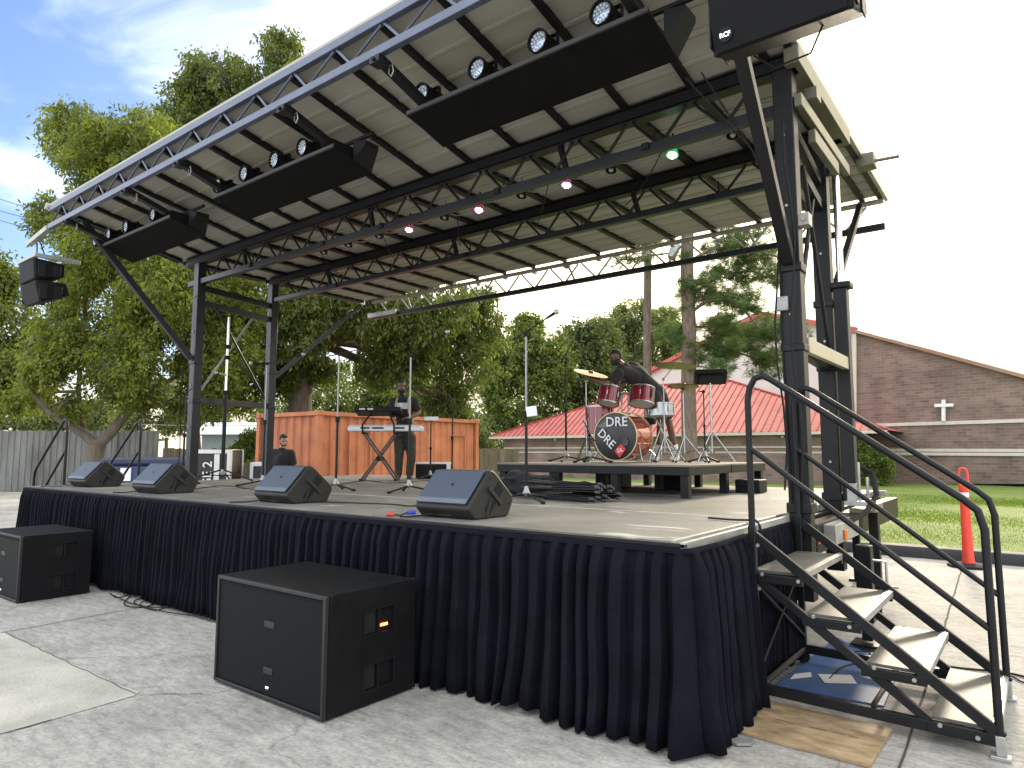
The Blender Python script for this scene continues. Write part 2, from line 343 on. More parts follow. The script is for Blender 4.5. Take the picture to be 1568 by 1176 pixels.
e.box((-10.12,6.3,S-.06),(.0,6.33,S+.002)); e.box((-10.13,.03,S-.06),(-10.1,6.3,S-.002))
e.build('deck_edging',alu_dull,st,bevel=.003)
f=MB(); f.box((-10.05,.06,.9),(-.06,.12,1.035)); f.box((-10.05,6.1,.9),(-.05,6.2,1.035)); f.box((-.14,.12,.9),(-.05,6.1,1.035)); f.box((-10.05,.12,.9),(-9.97,6.1,1.035))
for x in (-8,-6,-4,-2): f.box((x,.12,.93),(x+.06,6.1,1.035))
f.build('deck_frame',black_steel,st,bevel=.004)
for x in (-9.8,-7.4,-5,-2.6,-.3):
    for y in (.3,2.2,5.9): MB().box((x-.04,y-.04,.03),(x+.04,y+.04,.9)).box((x-.09,y-.09,0),(x+.09,y+.09,.03)).build('deck_leg',black_steel,st,bevel=.004)
# posts
XLr,XRr=-9.85,-.06
for x_,xr_b in ((XL,XLr),(XR,XRr)):
    for y in (YB,YC):
        x=x_ if y==YB else xr_b
        sgn=1 if x<-1 else -1
        p=MB().box((x-.08,y-.07,.45),(x+.08,y+.07,4.78))
        p.box((x-.095,y-.085,3.05),(x+.095,y+.085,3.12)).box((x-.095,y-.085,1.12),(x+.095,y+.085,1.2)).box((x-.092,y-.082,2.4),(x+.092,y+.082,2.46))
        po=p.build('post',truss_grey if x<-1 else dark_steel,st,bevel=.008)  # left posts: bluish light on them put into a paler colour
        h=MB()
        for z in (1.5,2.0,2.7,3.6,4.2): h.tube([(x,y-.071,z),(x,y-.085,z)],.012,8)
        build_split(h,'bolt',alu,po)
def web(mb,y,z0,z1,x0,n,pitch,r,knee=False,gap=.035):
    for i in range(n):
        xa=x0+i*pitch
        mb.tube([(xa+gap,y,z1),(xa+pitch/2-gap,y,z0)],r,6,cap=False); mb.tube([(xa+pitch/2+gap,y,z0),(xa+pitch-gap,y,z1)],r,6,cap=False)
# front truss
ft=MB(); ft.box((WL,YA-.03,5.25),(WR,YA+.03,5.33))
o=ft.build('front_truss_top_chord',M('truss_front',(.085,.10,.15),.35,.4,.2,4,.05),st,bevel=.006)
MB().box((WL+.03,YA-.03,4.97),(WR,YA+.03,5.05)).build('front_truss_bottom_chord',MATS['truss_front'],st,bevel=.006)
ww=MB(); n=16; pt=(WR-WL-.1)/n
for i in range(n):
    xa=WL+.06+i*pt; ww.tube([(xa+.02,YA,5.05),(xa+pt*.62,YA,5.25)],.014,6,cap=False); ww.tube([(xa+pt*.68,YA,5.25),(xa+pt*.98,YA,5.05)],.014,6,cap=False)
ww.build('front_truss_web',MATS['truss_front'],st)
# post-line trusses
for y,nm in ((YB,'front'),(YC,'rear')):
    b=MB(); b.box((WL+.3,y-.06,4.76),(WR,y+.06,4.775)).box((WL+.3,y-.06,4.905),(WR,y+.06,4.92)).box((WL+.3,y-.008,4.775),(WR,y+.008,4.905))
    b.box((WL+.3,y-.055,4.79),(WR,y-.02,4.89)); b.build('roof_beam',black_steel,st,bevel=.003)
    MB().box((WL+.38,y-.045,4.41 if y==YB else 4.43),(WR,y+.045,4.5 if y==YB else 4.51)).build('lower_chord',truss_grey,st,bevel=.005)
    w_=MB(); web(w_,y,4.5,4.76,-9.42,15,.618,.016)
    for x in (-8.2,-5.2,-2.2): w_.beam((x,y+.02,4.76),(x+.07,y+.02,4.5),.05,.05)
    w_.build('truss_web',black_steel,st)
    k=MB()
    for x in (-7.9,-6.1,-4.9,-3.0,-1.2): k.box((x-.035,y-.07,4.44),(x+.035,y-.045,4.5)); k.tube([(x+.1,y-.06,4.5),(x+.1,y-.06,4.62),(x+.02,y-.06,4.66)],.01,6)
    build_split(k,'hanging_clamp',dark_steel,st)
# rear truss
beige=M('rear_rail_paint',(.30,.27,.22),.5,.2,.2,5)
MB().tube([(WL+.4,YD-.02,4.855),(WR,YD-.02,4.855)],.036,12).build('rear_rail',beige,st)
MB().box((WL+.4,YD-.035,4.48),(WR,YD+.035,4.56)).build('rear_chord',truss_grey,st,bevel=.005)
w_=MB(); web(w_,YD,4.56,4.82,-9.6,15,.64,.0165); w_.build('rear_truss_web',alu_dull,st)
k=MB()
for i in range(16):
    x=-9.44+i*.667
    if x<0: k.box((x-.03,YD-.04,4.80),(x+.03,YD+.04,4.9))
for x in (-8.7,-4.7,-1.6): k.tube([(x,YD-.05,4.84),(x+.12,YD-.03,4.56)],.02,8); k.box((x-.04,YD-.08,4.76),(x+.05,YD-.03,4.84))
build_split(k,'rail_bracket',alu_dull,st)
MB().box((-9.85,YD-.12,4.5),(-9.0,YD-.04,4.6)).build('latch_arm',alu_dull,st,bevel=.01)
# rafters and canopy sheet
xr=[-1.4-.667*i for i in range(-2,14)]; xr=[x for x in xr if WL<x<WR]+[WL+.03,WR-.03]
ra=(5.33-4.93)/(YB-YA)
def zf(y): return 4.93+ra*(YB-y)
for x in xr:
    MB().beam((x,YA+.03,zf(YA+.03)-.03),(x,YB-.05,zf(YB-.05)-.03),.06,.05).build('front_rafter',black_steel,st)
    MB().beam((x,YB+.05,4.905),(x,YC-.05,4.905),.09,.05).build('middle_rafter',black_steel,st)
    MB().beam((x,YC+.05,4.905),(x,YD-.06,4.90),.06,.05).build('rear_rafter',black_steel,st)
def panel(y0,z0,y1,z1,nseam):
    p=MB(); th=.03
    p.prism([(y0,z0),(y1,z1),(y1,z1+th),(y0,z0+th)],WL,WR)
    for i in range(1,nseam):
        f_=i/nseam; y=y0+(y1-y0)*f_; z=z0+(z1-z0)*f_; s_=(z1-z0)/(y1-y0)
        p.prism([(y-.022,z-s_*.022-.012),(y+.0,z-.018),(y+.022,z+s_*.022-.012),(y+.022,z+.002),(y-.022,z+.002)],WL+.01,WR-.01)
        p.prism([(y+.05,z+s_*.05-.007),(y+.058,z+s_*.058-.007),(y+.058,z+.002),(y+.05,z+.002)],WL+.01,WR-.01)
    return p
panel(YA-.02,zf(YA-.02)+.005,YB,4.935,7).build('front_canopy_panel',sheet_m,st)
panel(YB+.004,4.935,YC,4.937,5).build('middle_canopy_panel',sheet_m,st)
panel(YC+.004,4.937,YD-.03,4.93,8).build('rear_canopy_panel',sheet_m,st)
e=MB(); e.box((WR,YA,zf(YA)-.02),(WR+.03,YA+.03,zf(YA)+.06))
e.beam((WR+.02,YA-.06,zf(YA)+.01),(WR+.02,YB,4.95),.04,.1); e.beam((WR+.02,YB,4.95),(WR+.02,YD+.1,4.93),.04,.1)
e.beam((WL-.02,YA-.06,zf(YA)+.01),(WL-.02,YB,4.95),.04,.1); e.beam((WL-.02,YB,4.95),(WL-.02,YD+.1,4.93),.04,.1)
build_split(e,'canopy_edge_trim',alu_dull,st)
# side frames
for x,xq in ((XL,XLr),(XR,XRr)):
    lit=truss_grey if x<-1 else dark_steel  # left frame takes the lit tone as its colour, right frame the darker one
    for z,h in ((4.36,.10),(4.10,.10),(2.45,.10)):
        MB().beam((x,YB+.07,z),(xq,YC-.07,z),.08,h).build('cross_beam',lit,st,bevel=.005)
    o=x+(.0)
    MB().tube([(x,YB+.1,2.63),(x+(xq-x)*.7,3.28,4.06)],.022,8).build('cross_brace',alu_dull if x<-1 else lit,st)
    MB().tube([(xq+.05,YC-.1,2.53),(x+.05,2.4,4.05)],.02,8).build('cross_brace',lit,st)
    MB().beam((x,YB-.09,3.13),(x+(.05 if x>-1 else -.1),.34,5.05),.09,.09).build('knee_brace',lit,st,bevel=.006)
    MB().beam((xq,YC+.09,3.0),(xq,YD-.3,4.75),.07,.07).build('knee_brace',lit,st,bevel=.006)
yg=M('side_rail_sunlit',(.12,.115,.08),.45,.3,.2,5)  # sunlight on the outer right beams painted in as a yellowish tone
r=MB().box((.10,1.98,4.76),(.22,3.9,4.92)); r.build('side_roof_beam',yg,st,bevel=.006)
MB().box((.15,2.05,4.42),(.21,3.86,4.53)).build('side_roof_beam',yg,st,bevel=.006)
MB().box((.16,2.42,4.24),(.22,3.3,4.36)).build('side_roof_beam',yg,st,bevel=.006)
MB().box((.10,2.2,2.40),(.15,3.66,2.52)).build('side_panel_rail',M('plate_sunlit',(.36,.33,.23),.4,.2,.1,6),st,bevel=.004)  # pale yellow colour stands for the sun on this beam
MB().tube([(.10,YC-.02,3.28),(.10,YC-.02,4.5)],.035,12).build('lift_cylinder_rod',chrome,st)
MB().box((.04,YC-.09,1.1),(.16,YC+.05,3.22)).box((.02,YC-.11,3.221),(.2,YC+.07,3.28)).build('lift_mast',dark_steel,st,bevel=.008)
MB().box((.16,2.35,4.60),(.26,2.5,4.7)).build('roof_latch',yg,st)
MB().tube([(.2,4.7,4.85),(.55,4.75,4.85)],.02,8).box((.14,4.6,4.78),(.32,4.8,4.92)).build('roof_latch',yg,st)
MB().box((.14,YB-.06,3.42),(.22,YB+.05,3.52)).tube([(.18,YB-.06,3.47),(.18,YB-.075,3.47)],.02).build('winch_block',alu_dull,st)
mb=MB()
for x0,x1,yy in ((.10,.03,2.05),(-.02,.04,2.045),(-9.62,-9.6,2.04)):
    mb.tube([(x0+.03*math.sin(k*1.3),yy-.08,1.3+k*.33) for k in range(10)],.008,6)
mb.tube([(-.18,.9,4.3),(-.05,1.7,3.9),(.0,2.03,3.4),(-.02,2.04,2.6),(.01,2.03,1.2)],.007,6).tube([(-.3,.9,4.3),(-.1,1.7,4.0),(.02,2.03,3.5)],.006,6)
build_split(mb,'post_cable',rubber,st)
MB().box((-.045,YB-.105,2.73),(.045,YB-.07,2.85)).build('socket_box',alu_dull,st,bevel=.01)
# rear right running gear seen behind the stairs
gx=MB(); gx.box((.0,2.3,.78),(.12,6.3,1.02)).build('trailer_frame',dark_steel,st,bevel=.008)
MB().box((.12,2.5,.84),(.22,3.4,1.0)).build('trailer_step',alu_dull,st,bevel=.006)
MB().box((.12,3.95,1.0),(.27,4.35,1.08)).box((.1,3.6,1.02),(.24,3.949,1.06)).build('outrigger_arm',M('arm_paint',(.2,.18,.11),.5,.2,.15,5),st,bevel=.006)
MB().box((.17,4.1,.25),(.26,4.19,1.0)).box((.185,4.115,0),(.245,4.175,.25)).build('outrigger_leg',dark_steel,st,bevel=.006)
MB().box((.30,2.75,.2),(.42,2.87,.82)).box((.32,2.77,.05),(.4,2.85,.2)).box((.24,2.7,0),(.48,2.94,.03)).build('stabiliser_jack',black_steel,st,bevel=.006)
MB().tube([(.42,2.81,.7),(.52,2.81,.7),(.52,2.81,.5),(.6,2.81,.5)],.012,8).build('jack_crank',alu,st)
om=M('marker_lens',(.6,.15,.03),.3)
for y in (2.3,2.75): MB().box((.121 if y<2.5 else .223,y,.86),(.135 if y<2.5 else .24,y+.07,.94)).build('marker_light',om,st,bevel=.003)
MB().tube([(.2,3.7,1.45),(.32,3.6,1.4),(.36,3.5,1.2),(.3,3.3,1.05),(.2,3.0,.98),(.15,2.6,.9)],.025,8).build('hydraulic_hose',rubber,st)
MB().box((.12,3.45,1.12),(.2,3.52,1.3)).tube([(.22,3.5,1.1),(.22,3.5,1.5)],.012,8).tube([(.28,3.55,1.1),(.28,3.55,1.36)],.015,8).box((.1,3.4,1.1),(.34,3.62,1.14)).build('control_valves',alu_dull,st,bevel=.003)
# ---------------------------------------------------------------- skirts
def skirt(name,path,z0,z1,label,seed,pitch=.085,amp=.03,flare=.04,m=cloth_skirt,strag=0):
    rs=random.Random(seed); pts=[V((*p,0)) for p in path]; segs=[(pts[i],pts[i+1]) for i in range(len(pts)-1)]
    tot=sum((b_-a_).length for a_,b_ in segs)
    cols=[];s=0;ph=0
    step=.0085; cur=rs.uniform(.7,1.3)*pitch; acc=0; k=rs.uniform(.6,1.2)
    while s<=tot:
        q=s
        for a_,b_ in segs:
            l=(b_-a_).length
            if q<=l+1e-6: break
            q-=l
        q=min(q,l)
        dr=(b_-a_).normalized(); nrm=V((dr.y,-dr.x,0)); c=a_+dr*q
        cols.append((c,nrm,dr,acc/cur,k,s)); s+=step; acc+=step
        if acc>=cur: acc-=cur; cur=rs.uniform(.68,1.3)*pitch; k=rs.uniform(.7,1.35)
    rows=[0,.03,.038,.055,.13,.2,.3,.45,.6,.75,.88,1]
    vs=[]
    for c,nrm,dr,t_,k,s in cols:
        # folded pleat: sharp front edge, hollow behind
        prof=(.80+.20*math.sin(min(1,t_/.45)*PI/2) if t_<.52 else (max(0,1-((t_-.52)/.10)**.8) if t_<.88 else ((t_-.88)/.12)**1.5*.80))
        for r_ in rows:
            g=0 if r_<.033 else min(1,.35+(r_-.03)/.12)
            sway=noise.noise((s*1.7,r_*1.2,seed))*.045*r_+noise.noise((s*6,r_*2.5,seed+5))*.02*r_+noise.noise((s*14,r_*5,seed+7))*.006*r_
            off=.012+amp*k*prof*g*(.75+.55*r_)+(amp*.30 if r_<.033 else 0)+flare*r_+sway
            slide=noise.noise((s*3,r_*1.5,seed+9))*.06*r_+noise.noise((round(s/pitch)*.7,r_*1.1,seed+2))*.03*r_
            z=z1-(z1-z0)*r_+(noise.noise((s*2.3,0,seed+3))*.035+(rs.uniform(-.008,.008) if 0 else 0))*r_
            p=c+nrm*off+dr*slide; vs.append((p.x,p.y,z))
    nr=len(rows); fs=[(i*nr+j,i*nr+j+1,(i+1)*nr+j+1,(i+1)*nr+j) for i in range(len(cols)-1) for j in range(nr-1)]
    o=single(name,MB().add(vs,fs),m,(pts[0].x,pts[0].y,z0),label,'stage skirt','pleated skirts around the stage')
    sd=o.modifiers.new('thick','SOLIDIFY'); sd.thickness=.003; return o
skirt('stage_skirt',[(-10.14,1.2),(-10.14,0),(-3.42,0)],.03,1.08,'dark pleated fabric skirt hanging along the left part of the stage front',3,.088,.046,.03)
skirt('stage_skirt',[(-3.42,0),(0,0),(.02,.35),(.0,.86)],.02,1.075,'dark pleated fabric skirt hanging round the near front corner of the stage',8,.125,.07,.035)
skirt('stage_skirt',[(-.01,.9),(-.01,2.0)],.05,1.06,'dark pleated fabric skirt hanging behind the near metal stairs',12,.06,.02,.02)
bm_=MB(); bm_.box((-10.13,-.012,S-.06),(0,-.002,S-.05)); 
# ---------------------------------------------------------------- stairs
def make_stairs(label):
    root=thing('stage_stairs',label,'stairs',(.02,1.47,0),'metal stairs at the ends of the stage')
    Y0,Y1=.93,2.01
    for y in (Y0,Y1):
        s=MB(); s.beam((.07,y,1.06),(1.33,y,.11),.035,.06); s.beam((.07,y,.80),(1.0,y,.12),.035,.05); s.beam((.05,y,.11),(1.34,y,.09),.04,.06)
        s.beam((.06,y,.08),(.06,y,1.12),.045,.045,up=(1,0,0)); s.build('side_frame',black_steel,root,bevel=.004)
        h=MB(); zt=2.02; hr=[(.06,y,1.1),(.06,y,zt-.08),(.075,y,zt+.0),(.11,y,zt+.06),(.16,y,zt+.075),(.21,y,zt+.05),(1.22,y,1.34),(1.285,y,1.28),(1.31,y,1.18),(1.315,y,.1)]
        h.tube(hr,.021,12); h.build('handrail',black_steel,root)
        MB().tube([(.07,y,1.62),(1.3,y,.66)],.018,10).build('middle_rail',black_steel,root)
        MB().box((1.295,y-.024,.02),(1.34,y+.024,.12)).box((1.27,y-.035,0),(1.36,y+.035,.02)).build('foot',alu_dull,root,bevel=.004)
        w_=MB().lathe((.055,y-.015,.05),(0,1,0),[(0,.03),(0,.048),(.03,.048),(.03,.03)],20).box((.035,y-.02,.05),(.075,y-.016,.1)).box((.035,y+.016,.05),(.075,y+.02,.1)); w_.build('castor_wheel',rubber,root)
        b=MB()
        for x,z in ((.1,1.0),(.1,.73),(.12,.82),(.34,.80),(.42,.60),(.62,.57),(.74,.36),(.94,.33),(.1,.12),(1.05,.115),(1.22,.09)):
            yy=y-.022 if y==Y0 else y+.022; b.tube([(x,yy,z),(x,yy+(-.006 if y==Y0 else .006),z)],.012,8)
        build_split(b,'bolt',alu,root)
    for i,(xn,z) in enumerate(((.37,.84),(.69,.61),(1.01,.375),(1.325,.145))):
        t_=MB().box((xn-.32,Y0+.02,z-.018),(xn-.045,Y1-.02,z)); tr=t_.build('tread',tread_m,root,bevel=.002)
        MB().box((xn-.045,Y0+.02,z-.035),(xn,Y1-.02,z+.006)).box((xn-.03,Y0+.02,z+.006),(xn-.012,Y1-.02,z+.011)).build('tread_nosing',alu,tr,bevel=.003)
        sp=MB()
        for y in (Y0,Y1): sp.box((xn-.34,y-.0225,z-.072),(xn-.01,y+.0225,z-.021))
        build_split(sp,'tread_bracket',black_steel,tr,.003)
    c=MB(); c.tube([(.07,Y0,.11),(.07,Y1,.11)],.02,8); c.tube([(.07,Y0,.75),(.07,Y1,.2)],.012,8); c.tube([(.07,Y0,.2),(.07,Y1,.75)],.012,8); c.tube([(.72,Y0,.14),(.72,Y1,.14)],.015,8)
    build_split(c,'cross_bar',black_steel,root)
    return root
s1=make_stairs('black tubular metal stairs with four grey treads at the near right end of the stage')
s2=copy_tree(s1); s2.location=(-10.14,1.05,0); s2.rotation_euler=(0,0,PI); s2['label']='black tubular metal stairs at the far left end of the stage'
# ---------------------------------------------------------------- drum riser
rz=1.455
rs_=thing('drum_riser','low black platform with grey top carrying the drum kit','platform',(-2.7,4.6,S))
for a_,b_ in (((-4.0,3.32),(-1.38,4.58)),((-4.0,4.6),(-1.38,5.9))):
    MB().box((a_[0],a_[1],rz-.02),(b_[0],b_[1],rz)).build('platform_top',M('riser_top',(.16,.145,.12),.6,0,.2,2,.1),rs_,bevel=.003)
    MB().box((a_[0]+.003,a_[1]+.003,rz-.11),(b_[0]-.003,b_[1]-.003,rz-.021)).build('platform_frame',black_steel,rs_,bevel=.003)
for x in (-3.93,-3.1,-2.3,-1.45):
    for y in (3.39,4.52,5.8):
        MB().box((x-.045,y-.045,S+.001),(x+.045,y+.045,rz-.11)).build('leg',black_steel,rs_,bevel=.003)
# ================================================================ LIGHTING BOARDS AND LAMPS UNDER THE CANOPY
def board(x0,x1,label,lamps,names):
    t_=thing('light_board',label,'lighting panel',((x0+x1)/2,.85,4.7),'black lighting panels under the canopy')
    a_,b_=(.60,4.72),(1.10,4.585)
    MB().prism([a_,b_,(b_[0]+.004,b_[1]+.018),(a_[0]+.004,a_[1]+.018)],x0,x1).build('panel',board_m,t_,bevel=.002)
    MB().prism([(a_[0]-.004,a_[1]-.004),(a_[0]+.012,a_[1]-.008),(a_[0]+.012,a_[1]+.03),(a_[0]-.004,a_[1]+.03)],x0,x1).build('front_lip',M('board_lip',(.035,.035,.037),.5),t_)
    for x in (x0+.18,x1-.12):
        MB().beam((x,YA,4.965),(x,.66,4.79),.085,.07).build('hanger_arm',black_steel,t_,bevel=.006)
        MB().box((x-.06,YA-.045,4.90),(x+.06,YA+.06,4.968)).tube([(x,YA-.07,4.93),(x,YA-.045,4.93)],.02,8).build('hanger_clamp',dark_steel,t_,bevel=.006)
        MB().tube([(x+.07,YA+.1,4.93),(x+.09,YA+.1,4.86),(x+.06,YA+.1,4.82),(x+.03,YA+.1,4.86),(x+.04,YA+.1,4.93)],.006,6).build('safety_ring',alu,t_)
        MB().add([(x,.6,4.74),(x,1.1,4.6),(x,1.1,4.86),(x,.66,4.86),(x+.012,.6,4.74),(x+.012,1.1,4.6),(x+.012,1.1,4.86),(x+.012,.66,4.86)],[(0,1,2,3),(7,6,5,4),(0,3,7,4),(1,0,4,5),(2,1,5,6),(3,2,6,7)]).build('side_bracket',dark_steel,t_)
    MB().add([(x1+.005,.85,4.66),(x1+.17,.87,4.79),(x1+.17,1.05,4.79),(x1+.005,1.10,4.6),(x1+.17,.87,4.84),(x1+.17,1.05,4.84),(x1+.005,.85,4.86),(x1+.005,1.1,4.86)],[(0,1,2,3),(0,6,4,1),(1,4,5,2),(3,2,5,7),(6,7,5,4)]).build('end_bracket',dark_steel,t_)
    MB().tube([(x0+.05,.95,4.93),(x1+.2,.95,4.93)],.024,10).build('lamp_pipe',dark_steel,t_)
    for x,nm in zip(lamps,names):
        l=thing('par_lamp',nm,'stage lamp',(x,.80,4.93),'stage lamps above the black panels')
        ax=V((-.05,-1,-.06)).normalized(); c=V((x,.80,4.93))
        MB().lathe(c,ax,[(-.16,.055),(-.15,.07),(-.05,.082),(.08,.088),(.10,.098),(.135,.10),(.135,.088),(.11,.086)],22).build('can',plastic,l)
        MB().lathe(c,ax,[(.095,.084),(.112,.082),(.118,.04),(.12,.001)],22).build('lens',led_glass,l)
        k=MB()
        xa=V((1,0,0)); za=xa.cross(ax)
        for r_,n_ in ((.0,1),(.033,6),(.062,12)):
            for i in range(n_):
                a=2*PI*i/n_; k.ball(c+ax*(.121-r_*.08)+(xa*math.cos(a)+za*math.sin(a))*r_,.011,6)
        o=k.build('led_cell',M('led_cell',(.75,.8,.9),.1,0,.1),l); 
        y_=MB()
        for s in (-1,1): y_.box((x+s*.108-.004,.78,4.91),(x+s*.108+.004,.82,5.0))
        y_.box((x-.11,.78,5.0),(x+.11,.82,5.008)).tube([(x,.8,5.0),(x,.95,4.96)],.012,8); y_.build('yoke',dark_steel,l)
board(-2.9,-.44,'long black panel with four lamps under the near right end of the canopy',[-2.78,-2.10,-1.45,-.86],['stage lamp above the near right panel at its left end','stage lamp above the near right panel, second from its left end','stage lamp above the near right panel, third from its left end','stage lamp above the near right panel at its right end by the speaker'])
board(-6.35,-3.97,'long black panel with four lamps under the middle of the canopy',[-6.38,-5.78,-5.15,-4.62],['stage lamp above the middle panel at its left end','stage lamp above the middle panel, second from its left end','stage lamp above the middle panel, third from its left end','stage lamp above the middle panel at its right end under the arm'])
board(-9.65,-7.43,'long black panel with four lamps under the far left end of the canopy',[-10.05,-9.55,-8.95,-8.1],['stage lamp above the far left panel at its left end','stage lamp above the far left panel, second from its left end','stage lamp above the far left panel, third from its left end','stage lamp above the far left panel at its right end by the arm'])
# string of small work lights
em_p=M('bulb_pink',(.9,.5,.7),.3,emit=((1,.72,.85),9)); em_g=M('bulb_green',(.3,.9,.5),.3,emit=((.35,1,.55),9)); hp=M('shade_pink',(.25,.05,.12),.4,emit=((.6,.08,.25),.12)); hg=M('shade_green',(.03,.25,.1),.4,emit=((.05,.6,.2),.2))
wl=[((1123,208),0,'small unlit work light under the canopy nearest the right posts'),((1031,240),2,'small work light glowing green under the canopy'),((937,266),0,'small unlit work light between the green light and the pink light'),((869,289),1,'small work light glowing pink nearest the green one'),((800,305),0,'small unlit work light left of the rightmost pink light'),((735,327),1,'small work light glowing pink in the middle of the string'),((682,341),0,'small unlit work light between the two left pink lights'),((628,356),1,'small work light glowing pink at the left end of the lit ones'),((582,369),0,'small unlit work light left of all the lit ones'),((535,382),0,'small unlit work light, second from the left end of the string'),((497,395),0,'small unlit work light at the left end of the string')]
WP=[]
for (px,py),k_,lb in wl:
    p=PY(px,py,2.66); p.z=4.60 if k_ else 4.62; WP.append(p)
    l=thing('work_light',lb,'work light',p,'string of small work lights')
    MB().box((p.x-.05,p.y-.05,p.z+.07),(p.x+.05,p.y+.05,p.z+.1)).tube([p+V((-.0,0,.1)),p+V((0,0,.22))],.012,8).build('bracket',alu_dull if not k_ else dark_steel,l,bevel=.004)
    MB().lathe(p+V((0,0,.07)),(0,-.25,-1),[(0,.03),(.03,.045),(.09,.062),(.092,.056),(.03,.03)],16).build('shade',(dark_steel,hp,hg)[k_],l)
    if k_: MB().ball(p+V((0,-.022,-.012)),.04,12).build('bulb',(None,em_p,em_g)[k_],l)
    else: MB().ball(p+V((0,-.015,-.0)),.03,10).build('bulb',M('bulb_clear',(.3,.3,.28),.2),l)
cw=MB()
for a_,b_ in zip(WP[:-1],WP[1:]): cw.tube([a_.lerp(b_,i/8)+V((0,.02,.085-.10*4*(i/8)*(1-i/8)*(.3+.7*abs(math.sin(a_.x*3))))) for i in range(9)],.008,5)
single('light_cable',cw,M('cable_grey',(.2,.2,.2),.6),WP[3],'thin grey cable looped between the small work lights under the canopy','cable')
cc_=thing('conduit_cable','thin dark cables slung loosely between the roof beams','cable',(-4,2.6,4.6))
for k_ in range(6):
    x=-1.0-k_*1.35; MB().tube([V((x,YB+.05,4.56)).lerp(V((x-1.25,YC-.1,4.60)),i/8)+V((0,0,-.09*4*(i/8)*(1-i/8))) for i in range(9)],.006,5).build('strand',rubber,cc_)
# ================================================================ HANGING SPEAKERS
def line_array(x0,x1,label,logo,side):
    cx=(x0+x1)/2; t_=thing('line_array',label,'hanging speaker',(cx,.2,4.6),'hanging line array speakers')
    for i,(zt,zb,yt,yb_) in enumerate(((4.56,4.235,0,.03),(4.225,3.89,.035,.12))):
        # cabinet : wedge shaped from the side
        c=MB(); dt_=.42; tl_=(yb_-yt)/(zt-zb)
        pr_=[(yt,zt),(yb_,zb),(yb_+dt_*.93,zb+.07+dt_*tl_*.9),(yt+dt_*.99,zt-.05+dt_*tl_*.6)]
        c.prism(pr_,x0,x1); cab=c.build('cabinet',cab_paint,t_,bevel=.012)
        g=MB(); n_=V((0,-(zt-zb),-(yb_-yt))).normalized(); e=.018
        g.prism([(yt+(yb_-yt)*.04+n_.y*.008,zt-(zt-zb)*.04+n_.z*.008),(yt+(yb_-yt)*.96+n_.y*.008,zb+(zt-zb)*.04+n_.z*.008),(yt+(yb_-yt)*.96-n_.y*.004,zb+(zt-zb)*.04),(yt+(yb_-yt)*.04-n_.y*.004,zt-(zt-zb)*.04)],x0+.03,x1-.03)
        g.build('grille',grille_m,cab,bevel=.003)
        for s,xx in ((-1,x0),(1,x1)):
            MB().box((xx-.012 if s<0 else xx+.001,yt+.05,zb+.05),(xx-.001 if s<0 else xx+.012,yt+.16,zt-.05)).box((xx-.01 if s<0 else xx+.001,yt+.26,zb+.08),(xx-.001 if s<0 else xx+.01,yt+.36,zt-.06)).build('side_plate',dark_steel,cab,bevel=.004)
            MB().box((xx-.016 if s<0 else xx+.0125,yt+.07,(zt+zb)/2-.05),(xx-.0125 if s<0 else xx+.016,yt+.14,(zt+zb)/2+.05)).build('handle_pocket',rubber,cab)
        if logo and i==1:
            px_=x0+.085; o_=V((px_,yt+(yb_-yt)*.72-.012,zt-(zt-zb)*.72-.001)); d_=V((0,yt-yb_,zt-zb)).normalized()
            MB().lathe(o_-V((0,.001,0)),tuple(n_),[(0,.042),(.004,.040)],24).build('badge',plastic,cab)
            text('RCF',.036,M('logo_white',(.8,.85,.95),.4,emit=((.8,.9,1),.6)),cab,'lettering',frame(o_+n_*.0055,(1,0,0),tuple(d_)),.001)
    b=MB(); b.box((x0+.021,-.01,4.575),(x1-.021,.04,4.635)).box((x0+.021,.42,4.59),(x1-.021,.46,4.65)).box((x0-.03,-.01,4.572),(x0+.02,.62,4.637)).box((x1-.02,-.01,4.572),(x1+.03,.62,4.637)); b.build('bumper_frame',M('bumper_grey',(.30,.33,.33),.45,.3,.15,5),t_,bevel=.006)
    for dx in (-.2,.2): MB().tube([(cx+dx,.2,4.60),(cx+dx*.3,.14,4.9)],.01,6).build('sling',rubber,t_)
    MB().beam((side,YA,5.0),(cx+(.35 if side>-1 else -.35),.12,4.93),.08,.08).build('outrigger_beam',alu_dull,t_,bevel=.006)
    c=MB(); c.tube([(cx-.2,.3,3.93),(cx-.1,.35,3.84),(cx+.1,.36,3.86),(cx+.2,.3,4.0)],.006,6); c.build('speaker_cable',rubber,t_)
    return t_
line_array(.20,.95,'large black hanging speaker with a white badge at the top right above the stairs',True,WR)
line_array(-11.12,-10.42,'pair of black speakers hanging far left beside the big tree',False,WL)
